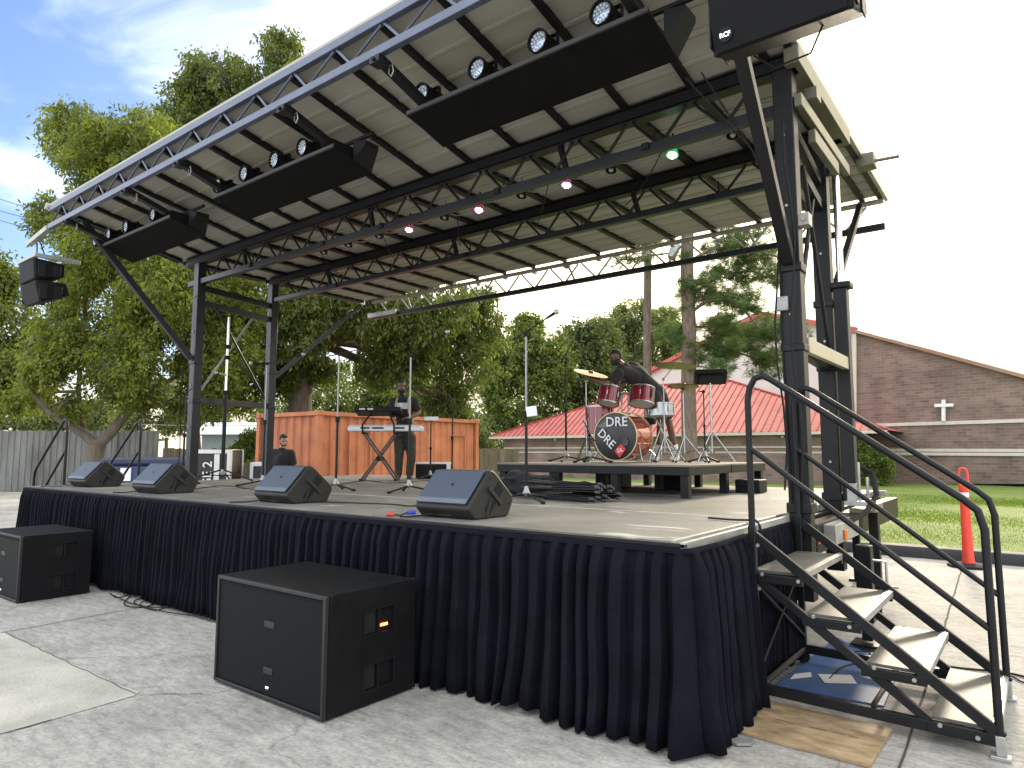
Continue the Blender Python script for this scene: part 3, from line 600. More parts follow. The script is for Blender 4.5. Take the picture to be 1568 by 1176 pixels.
# ================================================================ SUBWOOFERS
def subwoofer(x0,x1,y0,y1,h,label):
    t_=thing('subwoofer',label,'speaker',((x0+x1)/2,(y0+y1)/2,0),'subwoofers on the ground before the stage')
    hy=[(y0+.30,y0+.54)]; hz=[(.10,.25),(.44,.59)]; tk=.02
    b=MB(); b.box((x0,y0+.02,.012),(x1-tk,y1,h))
    # right side wall with two handle openings, built as a frame so the pockets are real
    ys=[y0+.02,y0+.30,y0+.54,y1]; zs=[.012,.10,.25,.44,.59,h]
    for i in range(3):
        for j in range(5):
            if i==1 and j in (1,3): continue
            b.box((x1-tk,ys[i],zs[j]),(x1,ys[i+1],zs[j+1]))
    bm=bmesh.new(); me=b.mesh('cabinet',wloc(t_)); bm.from_mesh(me); bmesh.ops.remove_doubles(bm,verts=bm.verts,dist=.0004); bm.to_mesh(me); bm.free()
    link('cabinet',me,cab_paint,t_,False)
    for z0,z1 in hz:
        p=MB(); 
        p.box((x1-.001,y0+.285,z0-.012),(x1+.006,y0+.30,z1+.012)).box((x1-.001,y0+.54,z0-.012),(x1+.006,y0+.555,z1+.012)).box((x1-.001,y0+.30,z0-.012),(x1+.006,y0+.54,z0)).box((x1-.001,y0+.30,z1),(x1+.006,y0+.54,z1+.012))
        p.box((x1-.018,y0+.405,z0),(x1+.004,y0+.425,z1)); p.build('handle',plastic,t_)
        MB().box((x1-tk+.0005,y0+.305,z0+.005),(x1-tk+.004,y0+.40,z1-.005)).build('handle_pocket',M('deep_black',(.003,.003,.003),.9),t_)
    MB().box((x0+.025,y0-.001,.04),(x1-.025,y0+.02,h-.03)).build('grille',grille_m,t_,bevel=.004)
    fr=MB(); fr.box((x0,y0-.012,.012),(x0+.022,y0+.019,h)).box((x1-.022,y0-.012,.012),(x1,y0+.019,h)).box((x0+.022,y0-.012,.012),(x1-.022,y0+.019,.036)).box((x0+.022,y0-.012,h-.026),(x1-.022,y0+.019,h)); fr.build('front_frame',M('frame_edge',(.009,.0095,.011),.5,0,.2,6,.15,200),t_,bevel=.005)
    pf=MB(); 
    for i in range(46): x=x0+.04+i*(x1-x0-.08)/45; pf.tube([(x,y0-.0015,h-.045),(x,y0-.004,h-.045)],.006,6)
    o=pf.build('perforation_row',M('deep_black',(.003,.003,.003),.9),t_); o['kind']='stuff'
    for z,w_,m_ in ((.46,.055,M('badge_grey',(.02,.021,.023),.35,.2)),(.17,.05,MATS['badge_grey'])): MB().box((x0+.5*(x1-x0)-w_+.03,y0-.006,z),(x0+.5*(x1-x0)+w_+.03,y0-.001,z+.04)).build('badge',m_,t_,bevel=.003)
    xc=x0+.5*(x1-x0)+.03
    MB().lathe((xc,y0-.001,.085),(0,-1,0),[(0,.022),(.004,.02)],20).build('badge',plastic,t_)
    text('RCF',.019,M('logo_white',(.8,.85,.95),.4),t_,'lettering',frame((xc,y0-.0065,.087),(1,0,0),(0,0,1)),.001)
    ed=MB()
    for (x,y,z) in ((x1,y0,h),(x1,y1,h),(x1,y0,.012),(x1,y1,.012)): ed.box((x-.03,y-.02 if y>y0 else y+.03,z-.03 if z>.1 else z),(x+.004,y+.004 if y>y0 else y+.06,z+.004 if z>.1 else z+.03))
    build_split(ed,'corner_guard',plastic,t_,.003)
    for x in (x0+.06,x1-.1):
        for y in (y0+.08,y1-.1): MB().box((x,y,0),(x+.04,y+.04,.012)).build('foot',rubber,t_)
    MB().box((x1-tk+.004,y0+.43,.47),(x1-tk+.010,y0+.50,.485)).build('indicator_light',M('led_orange',(1,.1,.03),.3,emit=((1,.12,.03),5)),t_) if x1>-3 else None
subwoofer(-3.10,-1.88,-.94,-.2,.73,'big black subwoofer standing on the concrete before the middle of the stage skirt')
subwoofer(-8.17,-7.06,-.94,-.25,.70,'big black subwoofer at the left edge of the picture before the stage skirt')
# ================================================================ STAGE MONITORS
def wedge(xr,y,label,wd=.64):
    t_=thing('stage_monitor',label,'stage monitor',(xr-wd/2,y+.2,S),'wedge monitors along the front of the stage')
    prof=[(0,0),(-.075,.075),(-.07,.10),(.165,.355),(.20,.36),(.235,.345),(.45,.16),(.46,.12),(.40,.01),(.37,0)]
    prof=[(a_+y,b_+S) for a_,b_ in prof]; xl_=xr-wd
    c=MB().prism(prof,xl_,xr); cab=c.build('cabinet',M('monitor_paint',(.016,.016,.014),.5,0,.3,5,.3,250,spec=.35),t_,bevel=.012)
    s0=V((0,y-.068,S+.108)); s1=V((0,y+.155,S+.345)); d_=(s1-s0); n_=V((0,-d_.z,d_.y)).normalized()
    q0=s0+n_*.003;q1=s1+n_*.003; g=MB().prism([(q0.y,q0.z),(q1.y,q1.z),(q1.y+n_.y*.016,q1.z+n_.z*.016),(q0.y+n_.y*.016,q0.z+n_.z*.016)],xl_+.012,xr-.03); g.build('grille',wedge_grille,t_,bevel=.006)
    g=MB().prism([(q0.y,q0.z-.0),(q0.y+d_.y*.14,q0.z+d_.z*.14),(q0.y+d_.y*.14+n_.y*.019,q0.z+d_.z*.14+n_.z*.019),(q0.y+n_.y*.019,q0.z+n_.z*.019)],xl_+.014,xr-.032); g.build('lower_strip',M('strip_grey',(.10,.115,.14),.4,.3),t_,bevel=.003)
    mid=s0.lerp(s1,.55)+n_*.021; MB().lathe((xl_+wd*.52,mid.y,mid.z),tuple(n_),[(0,.012),(.002,.010)],12).build('badge',cab_paint,t_)
    # carrying handle: flat black patches painting the openings' shade, and a bar
    dk=M('deep_black',(.003,.003,.003),.9); cx=y+.22; cz=S+.16
    for a_,b_,w_,h_ in ((.055,.05,.085,.085),(-.035,-.055,.075,.15)):
        rr_=Matrix.Rotation(R(-40),3,'X'); MB().box((xr-.002,cx+a_-w_/2,cz+b_-h_/2),(xr+.003,cx+a_+w_/2,cz+b_+h_/2),rot=rr_).build('handle_recess_shade',dk,t_)
    rr_=Matrix.Rotation(R(-40),3,'X'); MB().box((xr+.001,cx-.095,cz-.014),(xr+.014,cx+.105,cz+.016),rot=rr_).build('handle_bar',MATS['monitor_paint'],t_,bevel=.004)
    MB().box((xr+.001,cx-.075,cz-.15),(xr+.009,cx-.055,cz-.0),rot=Matrix.Rotation(R(-22),3,'X')).build('handle_rib',MATS['monitor_paint'],t_,bevel=.003)
    for a_,b_ in ((.17,.30),(.40,.10)): MB().lathe((xr,y+a_,S+b_),(1,0,0),[(0,.012),(.003,.01)],12).build('screw',dark_steel,t_)
    MB().box((xl_+.12,y-.028,S+.018),(xl_+.34,y-.010,S+.05)).build('connector_plate',dark_steel,t_)
    cbl=MB(); x=xl_+.16; cbl.tube([(x,y-.03,S+.03),(x-.05,y-.09,S+.02),(x-.12,y-.16,S+.008),(x-.16,min(y-.2,.02),S+.012)],.007,6); cbl.build('signal_cable',rubber,t_)
    return t_
wedge(-1.73,.25,'wedge monitor nearest the camera at the front edge of the stage',.55)
wedge(-4.11,.35,'wedge monitor second from the right on the stage front edge',.56)
wedge(-6.66,.30,'wedge monitor second from the left on the stage front edge',.60)
wedge(-8.98,.42,'wedge monitor at the far left end of the stage front edge',.60)
plg=thing('cable_connector','red and blue cable plugs lying beside the nearest wedge monitor','cable plug',(-2.3,.12,S+.01))
MB().tube([(-2.30,.20,S+.03),(-2.33,.14,S+.03)],.016,10).build('blue_plug',M('plug_blue',(.03,.06,.5),.4),plg); MB().tube([(-2.40,.07,S+.015),(-2.44,.03,S+.02)],.015,10).build('red_plug',M('plug_red',(.55,.03,.03),.4),plg)
MB().tube([(-2.33,.14,S+.03),(-2.36,.1,S+.012),(-2.40,.07,S+.015)],.006,6).build('lead',rubber,plg)
# ================================================================ MICROPHONE STANDS
def dep(p): return (p-CAM).dot(cf)
def mic_stand(label,base,top,booms=(),z=S,leg=.32,legrot=.4,mic='silver',pole=.0135,holder=None,name='microphone_stand',cat='microphone stand',d_=None):
    B=PZ(*base,z) if d_ is None else P(*base,d_); B.z=z; D=dep(B); T=P(*top,D); T=V((B.x,B.y,T.z)); t_=thing(name,label,cat,B,'stands on the stage')
    MB().tube([B+V((0,0,.05)),B.lerp(T,.52)],pole*1.15,10).build('lower_pole',black_steel,t_); MB().tube([B.lerp(T,.52),T],pole*.85,10).build('upper_pole',stand_chrome if mic=='silver' else dark_steel,t_)
    MB().tube([B.lerp(T,.5),B.lerp(T,.54)],pole*1.9,10).build('clutch',rubber,t_)
    MB().lathe(B+V((0,0,.055)),(0,0,1),[(0,.018),(.03,.045),(.05,.03),(.10,.016)],12).build('hub',alu_dull,t_)
    for i in range(3):
        a=legrot+i*2*PI/3; e=B+V((math.cos(a)*leg,math.sin(a)*leg,.014)); l=MB().tube([B+V((math.cos(a)*.03,math.sin(a)*.03,.075)),e],.011,8).build('leg',black_steel,t_)
        MB().tube([e-V((math.cos(a),math.sin(a),0))*.03,e+V((math.cos(a),math.sin(a),0))*.02],.015,8).build('rubber_foot',rubber,l)
    for (a0,e0,do,hd) in booms:
        A=P(*a0,D); E=P(*e0,D+do); MB().tube([A,E],.007,8).build('boom',black_steel,t_); MB().ball(T+V((0,0,.01)),.024,10).build('boom_clutch',rubber,t_)
        if hd:
            dd=(E-A).normalized(); MB().tube([E,E+dd*.10],[.011,.017],10).build('microphone_body',rubber,t_); MB().ball(E+dd*.125,.029,12).build('microphone_head',alu,t_)
    return t_
mic_stand('slim microphone stand with boom reaching right beside the far left rear post',(402,744),(413,556),[((407,558),(452,546),0,1),((418,556),(398,556),-.1,1)],leg=.35,legrot=.2)
mic_stand('microphone stand with long boom between the two middle wedge monitors',(514,751),(526,541),[((506,545),(574,530),0,0)],legrot=2.2)
mic_stand('microphone stand in front of the man at the keyboards',(626,754),(635,543),[((628,547),(672,517),0,1)],legrot=2.6)
t5=mic_stand('tall microphone stand standing in front of the folded stands',(806,768),(803,510),[((785,521),(836,488),0,1)],legrot=-.5,leg=.38)
D5=dep(t5.location); MB().beam(P(806,631,D5-.06),P(822,629,D5-.06),.05,.10).build('phone',white_pl,t5,bevel=.004); MB().tube([P(805,637,D5),P(814,634,D5)],.008,6).build('phone_clamp',rubber,t5)
mic_stand('black microphone stand at the left rear corner of the drum riser',(867,703),(866,554),[((857,558),(884,512),0,1)],z=1.455,mic='black',d_=9.6,leg=.32,legrot=.9)
mic_stand('short boom stand behind the nearest wedge monitor',(692,727),(693,612),[((703,623),(670,588),0,0)],mic='black',d_=12.2)
t8=mic_stand('thin stand with a white tablet right of the keyboards',(659,726),(660,643),(),mic='black',d_=12.4,leg=.25)
MB().beam(P(650,641,12.35),P(671,641,12.35),.06,.07).build('tablet',white_pl,t8,bevel=.006)
mic_stand('small thin microphone stand left of the drum pad stand',(1080,703),(1073,600),[((1070,599),(1077,600),0,0)],z=1.455,mic='black',d_=8.9,leg=.22,legrot=1.1,pole=.009)
mic_stand('thin black stand standing in front of the far left front post',(279,741),(288,598),[((284,602),(296,594),0,0)],mic='black',leg=.3)
ms=thing('lighting_mast','tall tripod mast with silver upper tube between the two left posts','tripod mast',PZ(340,737,S)); B=V(ms.location); D=dep(B)
def zpx(y): return P(350,y,D).z
MB().tube([B+V((0,0,.08)),V((B.x,B.y,zpx(601)))],.032,14).build('lower_tube',black_steel,ms); MB().tube([V((B.x,B.y,zpx(606))),V((B.x,B.y,zpx(481)))],.021,14).build('upper_tube',chrome,ms)
for yy in (600,545,528): MB().box((B.x-.04,B.y-.04,zpx(yy)-.035),(B.x+.04,B.y+.04,zpx(yy)+.035)).build('collar',rubber,ms,bevel=.01)
for i in range(3):
    a=.35+i*2*PI/3; l=MB().tube([B+V((0,0,.20)),B+V((math.cos(a)*.62,math.sin(a)*.62,.02))],.014,8).build('leg',black_steel,ms); MB().tube([B+V((0,0,.10)),B+V((math.cos(a)*.3,math.sin(a)*.3,.11))],.009,8).build('leg_brace',black_steel,l)
MB().lathe(B+V((0,0,.10)),(0,0,1),[(0,.03),(.05,.05),(.1,.035)],12).build('hub',alu_dull,ms)
MB().tube([P(347,574,D),P(336,572,D)],.012,8).ball(P(331,571,D),.032,10).build('microphone',alu,ms)
# ================================================================ KEYBOARDS
KD=11.8
def kpt(px,py,d=0): return P(px,py,KD+d)
kx=(ca+V((0,0,0))); ky=V((-math.sin(YAW),math.cos(YAW),0))
def slab(mb,c,lx,ly,lz,tilt=0,yaw=0):
    Rm=Matrix.Rotation(YAW+yaw,3,'Z')@Matrix.Rotation(tilt,3,'X'); vs=[Rm@V((x*lx/2,y*ly/2,z*lz/2))+c for z in (-1,1) for x,y in ((-1,-1),(1,-1),(1,1),(-1,1))]
    return mb.add(vs,[(3,2,1,0),(4,5,6,7),(0,1,5,4),(1,2,6,5),(2,3,7,6),(3,0,4,7)])
ks=thing('keyboard_stand','black X shaped two tier keyboard stand','keyboard stand',G(582,KD,S))
zd=S+.02
def kp(lat,dd,z): p=kpt(582,700)+ca*lat+ky*dd; return V((p.x,p.y,z))
for dd in (-.12,.14):
    for s in (-1,1): MB().beam(kp(-s*.30,dd+s*.02,zd),kp(s*.26,dd+s*.02,1.90),.032,.032).build('cross_leg',M('stand_tube',(.05,.035,.032),.35,.3),ks,bevel=.004)
MB().lathe(kp(0,-.16,1.48),tuple(ky),[(0,.045),(.34,.045)],14).build('pivot',rubber,ks)
for s in (-1,1):
    MB().beam(kp(s*.27,-.18,1.92),kp(s*.27,.22,1.92),.035,.03).build('support_arm',rubber,ks,bevel=.004)
    MB().tube([kp(s*.27,-.20,1.90),kp(s*.27-.0,-.22,2.06),kp(s*.18,-.1,2.22),kp(s*.18,.2,2.24)],.016,8).build('upper_arm',rubber,ks)
    MB().beam(kp(s*.30,-.2,zd),kp(s*.30,.22,zd),.035,.03).build('foot_bar',rubber,ks,bevel=.004)
kb=thing('keyboard','silver grey keyboard on the lower tier of the X stand','keyboard',kpt(592,652),'keyboards on the X stand'); sil=M('keyboard_silver',(.55,.56,.57),.35,.1,.05)
kc=kp(.10,.02,1.995); slab(MB(),kc,1.28,.34,.09).build('body',sil,kb,bevel=.015); slab(MB(),kc+V((0,0,.055))+ky*-.08,1.24,.12,.02).build('control_panel',M('panel_pale',(.42,.43,.44),.4),kb,bevel=.003)
for a_,b_ in ((-.42,-.26),(-.22,-.02),(.18,.34)): slab(MB(),kc+ca*((a_+b_)/2)-ky*.172+V((0,0,.01)),b_-a_,.006,.03).build('rear_socket_row',dark_steel,kb)
kq=MB()
for i in range(42): slab(kq,kc+ca*(-.56+i*.0273)+ky*.10+V((0,0,.05)),.024,.13,.014)
o=kq.build('key_row',white_pl,kb); 
kb2=thing('keyboard','black keyboard tilted on the upper tier of the X stand','keyboard',kpt(580,630),'keyboards on the X stand')
kc=kp(-.04,.04,2.30); slab(MB(),kc,.80,.34,.085,R(-12)).build('body',plastic,kb2,bevel=.012); slab(MB(),kc+V((0,0,.05))-ky*.08,.76,.12,.02,R(-12)).build('control_panel',dark_steel,kb2,bevel=.003)
for a_ in (-.26,-.12): slab(MB(),kc+ca*a_-ky*.175+V((0,0,.035)),.10,.006,.03).build('rear_socket_row',alu_dull,kb2)
kq=MB()
for i in range(28): slab(kq,kc+ca*(-.37+i*.0273)+ky*.10+V((0,0,.03)),.024,.13,.014,R(-12))
kq.build('key_row',white_pl,kb2)
ac=thing('small_rack_case','small black case with white edges on the deck right of the keyboard player','rack case',G(662,12.6,S))
def bx2(mb,px0,px1,d,dd,z0,z1):
    a_=P(px0,690,d); b_=P(px1,690,d); vs=[V((*p.xy,z)) for z in (z0,z1) for p in (a_,b_,b_+ky*dd,a_+ky*dd)]
    return mb.add(vs,[(3,2,1,0),(4,5,6,7),(0,1,5,4),(1,2,6,5),(2,3,7,6),(3,0,4,7)])
bx2(MB(),637,688,12.6,.35,S+.01,S+.27).build('body',plastic,ac); bx2(MB(),636,689,12.58,.40,S+.271,S+.30).build('lid_edge',white_pl,ac); bx2(MB(),684,690,12.57,.02,S+.01,S+.27).build('edge_trim',white_pl,ac)
# ================================================================ DRUM KIT
DZ=1.455
chrome=kit_chrome
kit_red=M('drum_lacquer_dark',(.16,.008,.012),.12,.2,.3,3,coat=.8); kit_or=M('drum_lacquer',(.38,.05,.02),.12,.2,.3,3,coat=.8); head_w=M('drum_head',(.55,.53,.48),.45); head_b=M('drum_head_black',(.008,.009,.010),.28); gold=M('cymbal_bronze',(.24,.155,.06),.3,.9,.2,30)
def hoop(mb,c,ax,r,h=.018,t_=.006): mb.lathe(c,ax,[(0,r-t_),(0,r+t_),(h,r+t_),(h,r-t_)],32,loop=True)
def drum(label,c,ax,r,h,shell,hm,nl=6,name='drum',cat='drum',grp='drums of the drum kit',rim=chrome):
    c=V(c);ax=V(ax).normalized(); t_=thing(name,label,cat,c,grp)
    MB().lathe(c-ax*h/2,tuple(ax),[(0,r),(h,r)],32).build('shell',shell,t_)
    for s in (-1,1):
        b=MB(); cc=c+ax*(s*h/2)-ax*.009+ax*s*.004; hoop(b,cc,tuple(ax),r+.006); b.build('hoop',rim,t_)
        MB().lathe(c+ax*(s*(h/2+.003)),tuple(ax*s),[(0,r-.001),(.002,r-.01),(.003,.001)],32).build('head',hm,t_)
    u=V((0,0,1)) if abs(ax.z)<.9 else V((1,0,0)); x=ax.cross(u).normalized(); y=ax.cross(x)
    for i in range(nl):
        a=2*PI*i/nl+.3; q=c+(x*math.cos(a)+y*math.sin(a))*(r+.012); l=MB().tube([q-ax*(h/2),q+ax*(h/2)],.0035,6,cap=True); l.tube([q-ax*.03,q+ax*.03],.011,8); l.build('tension_lug',chrome,t_)
    return t_
BC=P(942,668,9.2); br_=.32
bd=drum('large bass drum with black front head lettered DRE',BC+V((0,.23,0)),(0,1,0),br_,.44,kit_or,head_b,8,name='bass_drum',rim=M('hoop_gold',(.45,.36,.2),.3,.5))
fc=BC+V((0,-.006,0))
text('DRE',.18,white_pl,bd,'lettering',frame(fc+V((.03,-.006,.19)),(1,0,0),(0,0,1)),.001)
sm=text('DRE',.165,white_pl,bd,'lettering',frame(fc+V((-.13,-.006,-.035)),(.72,0,-.69),(.69,0,.72)),.001)
MB().add([fc+V(p) for p in ((-.01,-.004,-.20),(.09,-.004,-.10),(.17,-.004,-.17),(.07,-.004,-.29),(-.01,-.007,-.20),(.09,-.007,-.10),(.17,-.007,-.17),(.07,-.007,-.29))],[(3,2,1,0),(4,5,6,7),(0,1,5,4),(1,2,6,5),(2,3,7,6),(3,0,4,7)]).build('red_emblem',M('emblem_red',(.6,.03,.03),.4),bd)
text('DL',.075,white_pl,bd,'lettering',frame(fc+V((.08,-.0085,-.19)),(.9,0,.25),(-.25,0,.9)),.001)
MB().lathe(fc+V((.15,-.0045,-.075)),(0,-1,0),[(0,.058),(.003,.058),(.003,.05),(.001,.05)],24).build('port_ring',M('port_dark',(.02,.02,.022),.2),bd)
MB().add([fc+V(p) for p in ((-.28,-.004,.13),(-.12,-.004,.22),(-.10,-.004,.12),(-.28,-.006,.13),(-.12,-.006,.22),(-.10,-.006,.12))],[(0,2,1),(3,4,5),(0,1,4,3),(1,2,5,4),(2,0,3,5)]).build('grey_emblem',M('emblem_grey',(.12,.14,.14),.4),bd)
for s in (-1,1): MB().tube([BC+V((s*.29,.12,-.1)),BC+V((s*.36,.04,-.30)),V((BC.x+s*.38,BC.y+.02,DZ+.01))],.012,8).build('spur',chrome,bd)
def pk(px,py,d=9.3): return P(px,py,d)
drum('small dark red tom mounted left above the bass drum',pk(933,606,9.35),(0.05,.28,1),.145,.22,kit_red,head_w,6,name='tom_drum')
drum('small dark red tom mounted right above the bass drum',pk(983,607,9.3),(-.05,.28,1),.165,.22,kit_red,head_w,6,name='tom_drum')
ft_=drum('floor tom standing behind the left side of the bass drum',pk(918,645,9.7),(0,0,1),.20,.40,kit_red,head_w,6,name='floor_tom')
for a in (0,2.1,4.2): q=V(ft_.location)+V((math.cos(a)*.215,math.sin(a)*.215,0)); MB().tube([q,V((q.x,q.y,DZ))],.008,6).build('leg',chrome,ft_)
sn=drum('chrome snare drum right of the mounted toms',pk(1011,628,9.5),(-.05,.05,1),.185,.15,chrome,head_w,8,name='snare_drum')
cs=V(sn.location); 
for i in range(3): a=i*2.09; MB().tube([cs+V((math.cos(a)*.1,math.sin(a)*.1,-.09)),cs+V((0,0,-.25)),V((cs.x+math.cos(a)*.2,cs.y+math.sin(a)*.2,DZ+.01))],.009,6).build('stand_leg',chrome,sn)
th_=MB(); tm=thing('tom_mount','chrome double tom holder on top of the bass drum','drum hardware',BC+V((.12,.2,.32)))
for px in (952,962): MB().tube([pk(px,635,9.35),pk(px,602,9.35)],.012,8).build('post',chrome,tm)
MB().tube([pk(952,602,9.35),pk(938,600,9.4)],.011,8).build('tom_arm',chrome,tm); MB().tube([pk(962,602,9.35),pk(976,602,9.35)],.011,8).build('tom_arm',chrome,tm)
MB().ball(pk(952,602,9.35),.028,10).build('ball_joint',chrome,tm); MB().ball(pk(962,602,9.35),.028,10).build('ball_joint',chrome,tm)
def cymbal(label,c,ax,r,stand,foot,hat=False,boom=None):
    t_=thing('cymbal_stand',label,'cymbal stand',V((foot.x,foot.y,DZ)),'cymbals of the drum kit'); ax=V(ax).normalized(); c=V(c)
    for k_ in range(2 if hat else 1): MB().lathe(c+ax*(.0 if not k_ else -.035),tuple(ax*(1 if not k_ else -1)),[(-.012,r),(-.010,r),(.004,r*.55),(.008,r*.2),(.03,r*.12),(.034,.004),(.030,.004),(.002,r*.2),(-.004,r*.55),(-.0135,r*.995)],36).build('cymbal',gold,t_)
    T=V((foot.x,foot.y,stand)); MB().tube([V((foot.x,foot.y,DZ+.12)),V((foot.x,foot.y,(DZ+stand)/2))],.0135,10).build('lower_tube',chrome,t_); MB().tube([V((foot.x,foot.y,(DZ+stand)/2)),T],.009,10).build('upper_tube',chrome,t_)
    MB().tube([T,c],.0075,8).build('cymbal_arm',chrome,t_); MB().ball(T,.022,10).build('tilter',chrome,t_)
    for i in range(3):
        a=.5+i*2*PI/3; e=V((foot.x+math.cos(a)*.27,foot.y+math.sin(a)*.27,DZ+.012)); l=MB().tube([V((foot.x,foot.y,DZ+.36)),e],.010,6).tube([V((foot.x,foot.y,DZ+.12)),V((foot.x,foot.y,DZ+.36)).lerp(e,.55)],.006,6).build('leg',chrome,t_); MB().ball(e,.018,8).build('rubber_foot',rubber,l)
cymbal('tilted bronze cymbal at the left of the drum kit',pk(905,571,9.7),(.34,-.1,1),.25,pk(898,584,9.8).z,pk(898,640,9.8))
cymbal('flat bronze cymbal high at the right of the drum kit',pk(1033,559,9.3),(.04,.08,1),.28,pk(1019,580,9.3).z,pk(1017,640,9.3))
cymbal('bronze hi-hat cymbals between the snare and the drum pad',pk(1046,590,9.2),(0,.06,1),.21,pk(1046,600,9.2).z,pk(1047,640,9.2),hat=True)
sp_=thing('drum_pad','black electronic drum pad tilted on a chrome tripod stand','drum pad',pk(1089,640,9.1)); pc=pk(1088,577,9.1)
slab(MB(),pc,.42,.30,.06,R(-28),R(-12)).build('body',plastic,sp_,bevel=.015); slab(MB(),pc+V((0,0,-.03)),.30,.2,.05,R(-28),R(-12)).build('rear_cover',dark_steel,sp_)
pf_=pk(1089,640,9.1); MB().tube([V((pf_.x,pf_.y,DZ+.12)),V((pf_.x,pf_.y,pc.z-.04))],.013,10).build('pole',chrome,sp_)
for i in range(3):
    a=.2+i*2*PI/3; e=V((pf_.x+math.cos(a)*.29,pf_.y+math.sin(a)*.29,DZ+.012)); MB().tube([V((pf_.x,pf_.y,DZ+.42)),e],.010,6).tube([V((pf_.x,pf_.y,DZ+.12)),V((pf_.x,pf_.y,DZ+.42)).lerp(e,.5)],.006,6).build('leg',chrome,sp_)
tr_=thing('drum_stool','round black drum stool behind the bass drum','stool',pk(986,660,10.2)); tc_=pk(986,645,10.2)
MB().lathe((tc_.x,tc_.y,tc_.z-.05),(0,0,1),[(0,.16),(.02,.18),(.08,.18),(.1,.16),(.105,.02)],24).build('seat',rubber,tr_); MB().tube([(tc_.x,tc_.y,tc_.z-.05),(tc_.x,tc_.y,DZ+.15)],.015,8).build('post',chrome,tr_)
for i in range(3): a=i*2.09; MB().tube([(tc_.x,tc_.y,DZ+.25),(tc_.x+math.cos(a)*.25,tc_.y+math.sin(a)*.25,DZ+.01)],.010,6).build('leg',chrome,tr_)
pd_=thing('bass_pedal','chrome bass drum pedal on the riser','drum pedal',V((BC.x+.1,BC.y+.6,DZ))); q=V(pd_.location); MB().box((q.x-.05,q.y-.1,DZ+.004),(q.x+.05,q.y+.18,DZ+.02)).build('footplate',chrome,pd_); MB().tube([q+V((-.05,-.1,0)),q+V((-.05,-.1,.2)),q+V((.05,-.1,.2)),q+V((.05,-.1,0))],.008,6).build('frame',chrome,pd_)
for lb,bs,tp_,bm2 in (('short microphone stand with low boom before the left of the bass drum',(903,706,8.9),(905,668,8.9),[((905,668),(893,643),0,0),((905,668),(912,676),0,0)]),):
    B=P(bs[0],bs[1],bs[2]); mic_stand(lb,bs[:2],tp_[:2],bm2,z=DZ,mic='black',d_=bs[2],leg=.28,legrot=.3)
# ================================================================ FOLDED STANDS AND BAG IN FRONT OF THE RISER
proto=None
a0=PZ(795,762,S); b0=PZ(908,770,S); dd_=(b0-a0); dd_.z=0; L0=dd_.length; yaw_=math.atan2(dd_.y,dd_.x); 
fsl=['lying lowest at the front of the heap','lying second from the front at the bottom','lying third from the front at the bottom','lying at the back of the bottom layer','lying at the front of the second layer','lying in the middle of the second layer','lying at the back of the second layer','lying crosswise on top of the heap','lying at the very top of the heap']
offs=[(0,.03,0),(.10,.03,.02),(.20,.03,-.03),(.32,.03,.03),(.04,.095,.03),(.15,.095,-.04),(.27,.095,.02),(.1,.16,.07),(.24,.165,-.09)]
for i,((dy,dz,ry),lb) in enumerate(zip(offs,fsl)):
    if proto is None:
        proto=thing('folded_stand','x','folded stand',(0,0,0),'heap of folded black stands before the drum riser')
        MB().tube([(.0,0,0),(L0,0,0)],.016,8).build('pole',black_steel,proto)
        for k_ in range(3):
            a=k_*2.09; o_=V((0,math.cos(a)*.022,math.sin(a)*.022)); l=MB().tube([V((.45,0,0))+o_,V((L0+.01,0,0))+o_*1.2],.009,6).build('leg',black_steel,proto); MB().tube([V((L0-.02,0,0))+o_*1.2,V((L0+.03,0,0))+o_*1.2],.015,8).build('rubber_foot',M('foot_grey',(.06,.06,.062),.6),l)
        MB().tube([(L0*.45,0,0),(L0*.5,0,0)],.024,8).build('collar',rubber,proto); t_=proto
    else: t_=copy_tree(proto)
    n_=V((-math.sin(yaw_),math.cos(yaw_),0)); t_.location=a0+n_*dy+V((random.uniform(-.04,.04),0,dz)); t_.location.z=S+dz+.01; t_.rotation_euler=(0,R(random.uniform(-1.5,1.5)),yaw_+ry)
    t_['label']='folded black stand '+lb
def blob(name,c,r,m,label,cat,seed,loc):
    bm=bmesh.new(); bmesh.ops.create_icosphere(bm,subdivisions=4,radius=1)
    for v_ in bm.verts:
        d_=v_.co.copy(); k=1+.32*noise.noise(d_*1.6+V((seed,0,0)))+.14*noise.noise(d_*4+V((0,seed,0)))+.05*noise.noise(d_*11); v_.co=V((d_.x*r[0]*k,d_.y*r[1]*k,max(-.0,d_.z*r[2]*k+r[2]*.55)))
    me=bpy.data.meshes.new(name); bm.to_mesh(me); bm.free(); o=link(name,me,m,None); o.location=loc; o.rotation_euler=(0,0,seed); return tag(o,label,cat)
p=PZ(800,758,S); blob('cloth_bag',p,(.42,.28,.17),M('bag_cloth',(.008,.009,.013),.85,0,.4,8,.3,60),'crumpled black cloth bag heaped behind the tall microphone stand','bag',1.4,V((p.x-.05,p.y+.1,S)))
p=PZ(872,752,S); blob('cloth_cover',p,(.2,.15,.07),MATS['bag_cloth'],'small crumpled black cloth behind the folded stands','cloth',4.4,V((p.x,p.y+.25,S)))
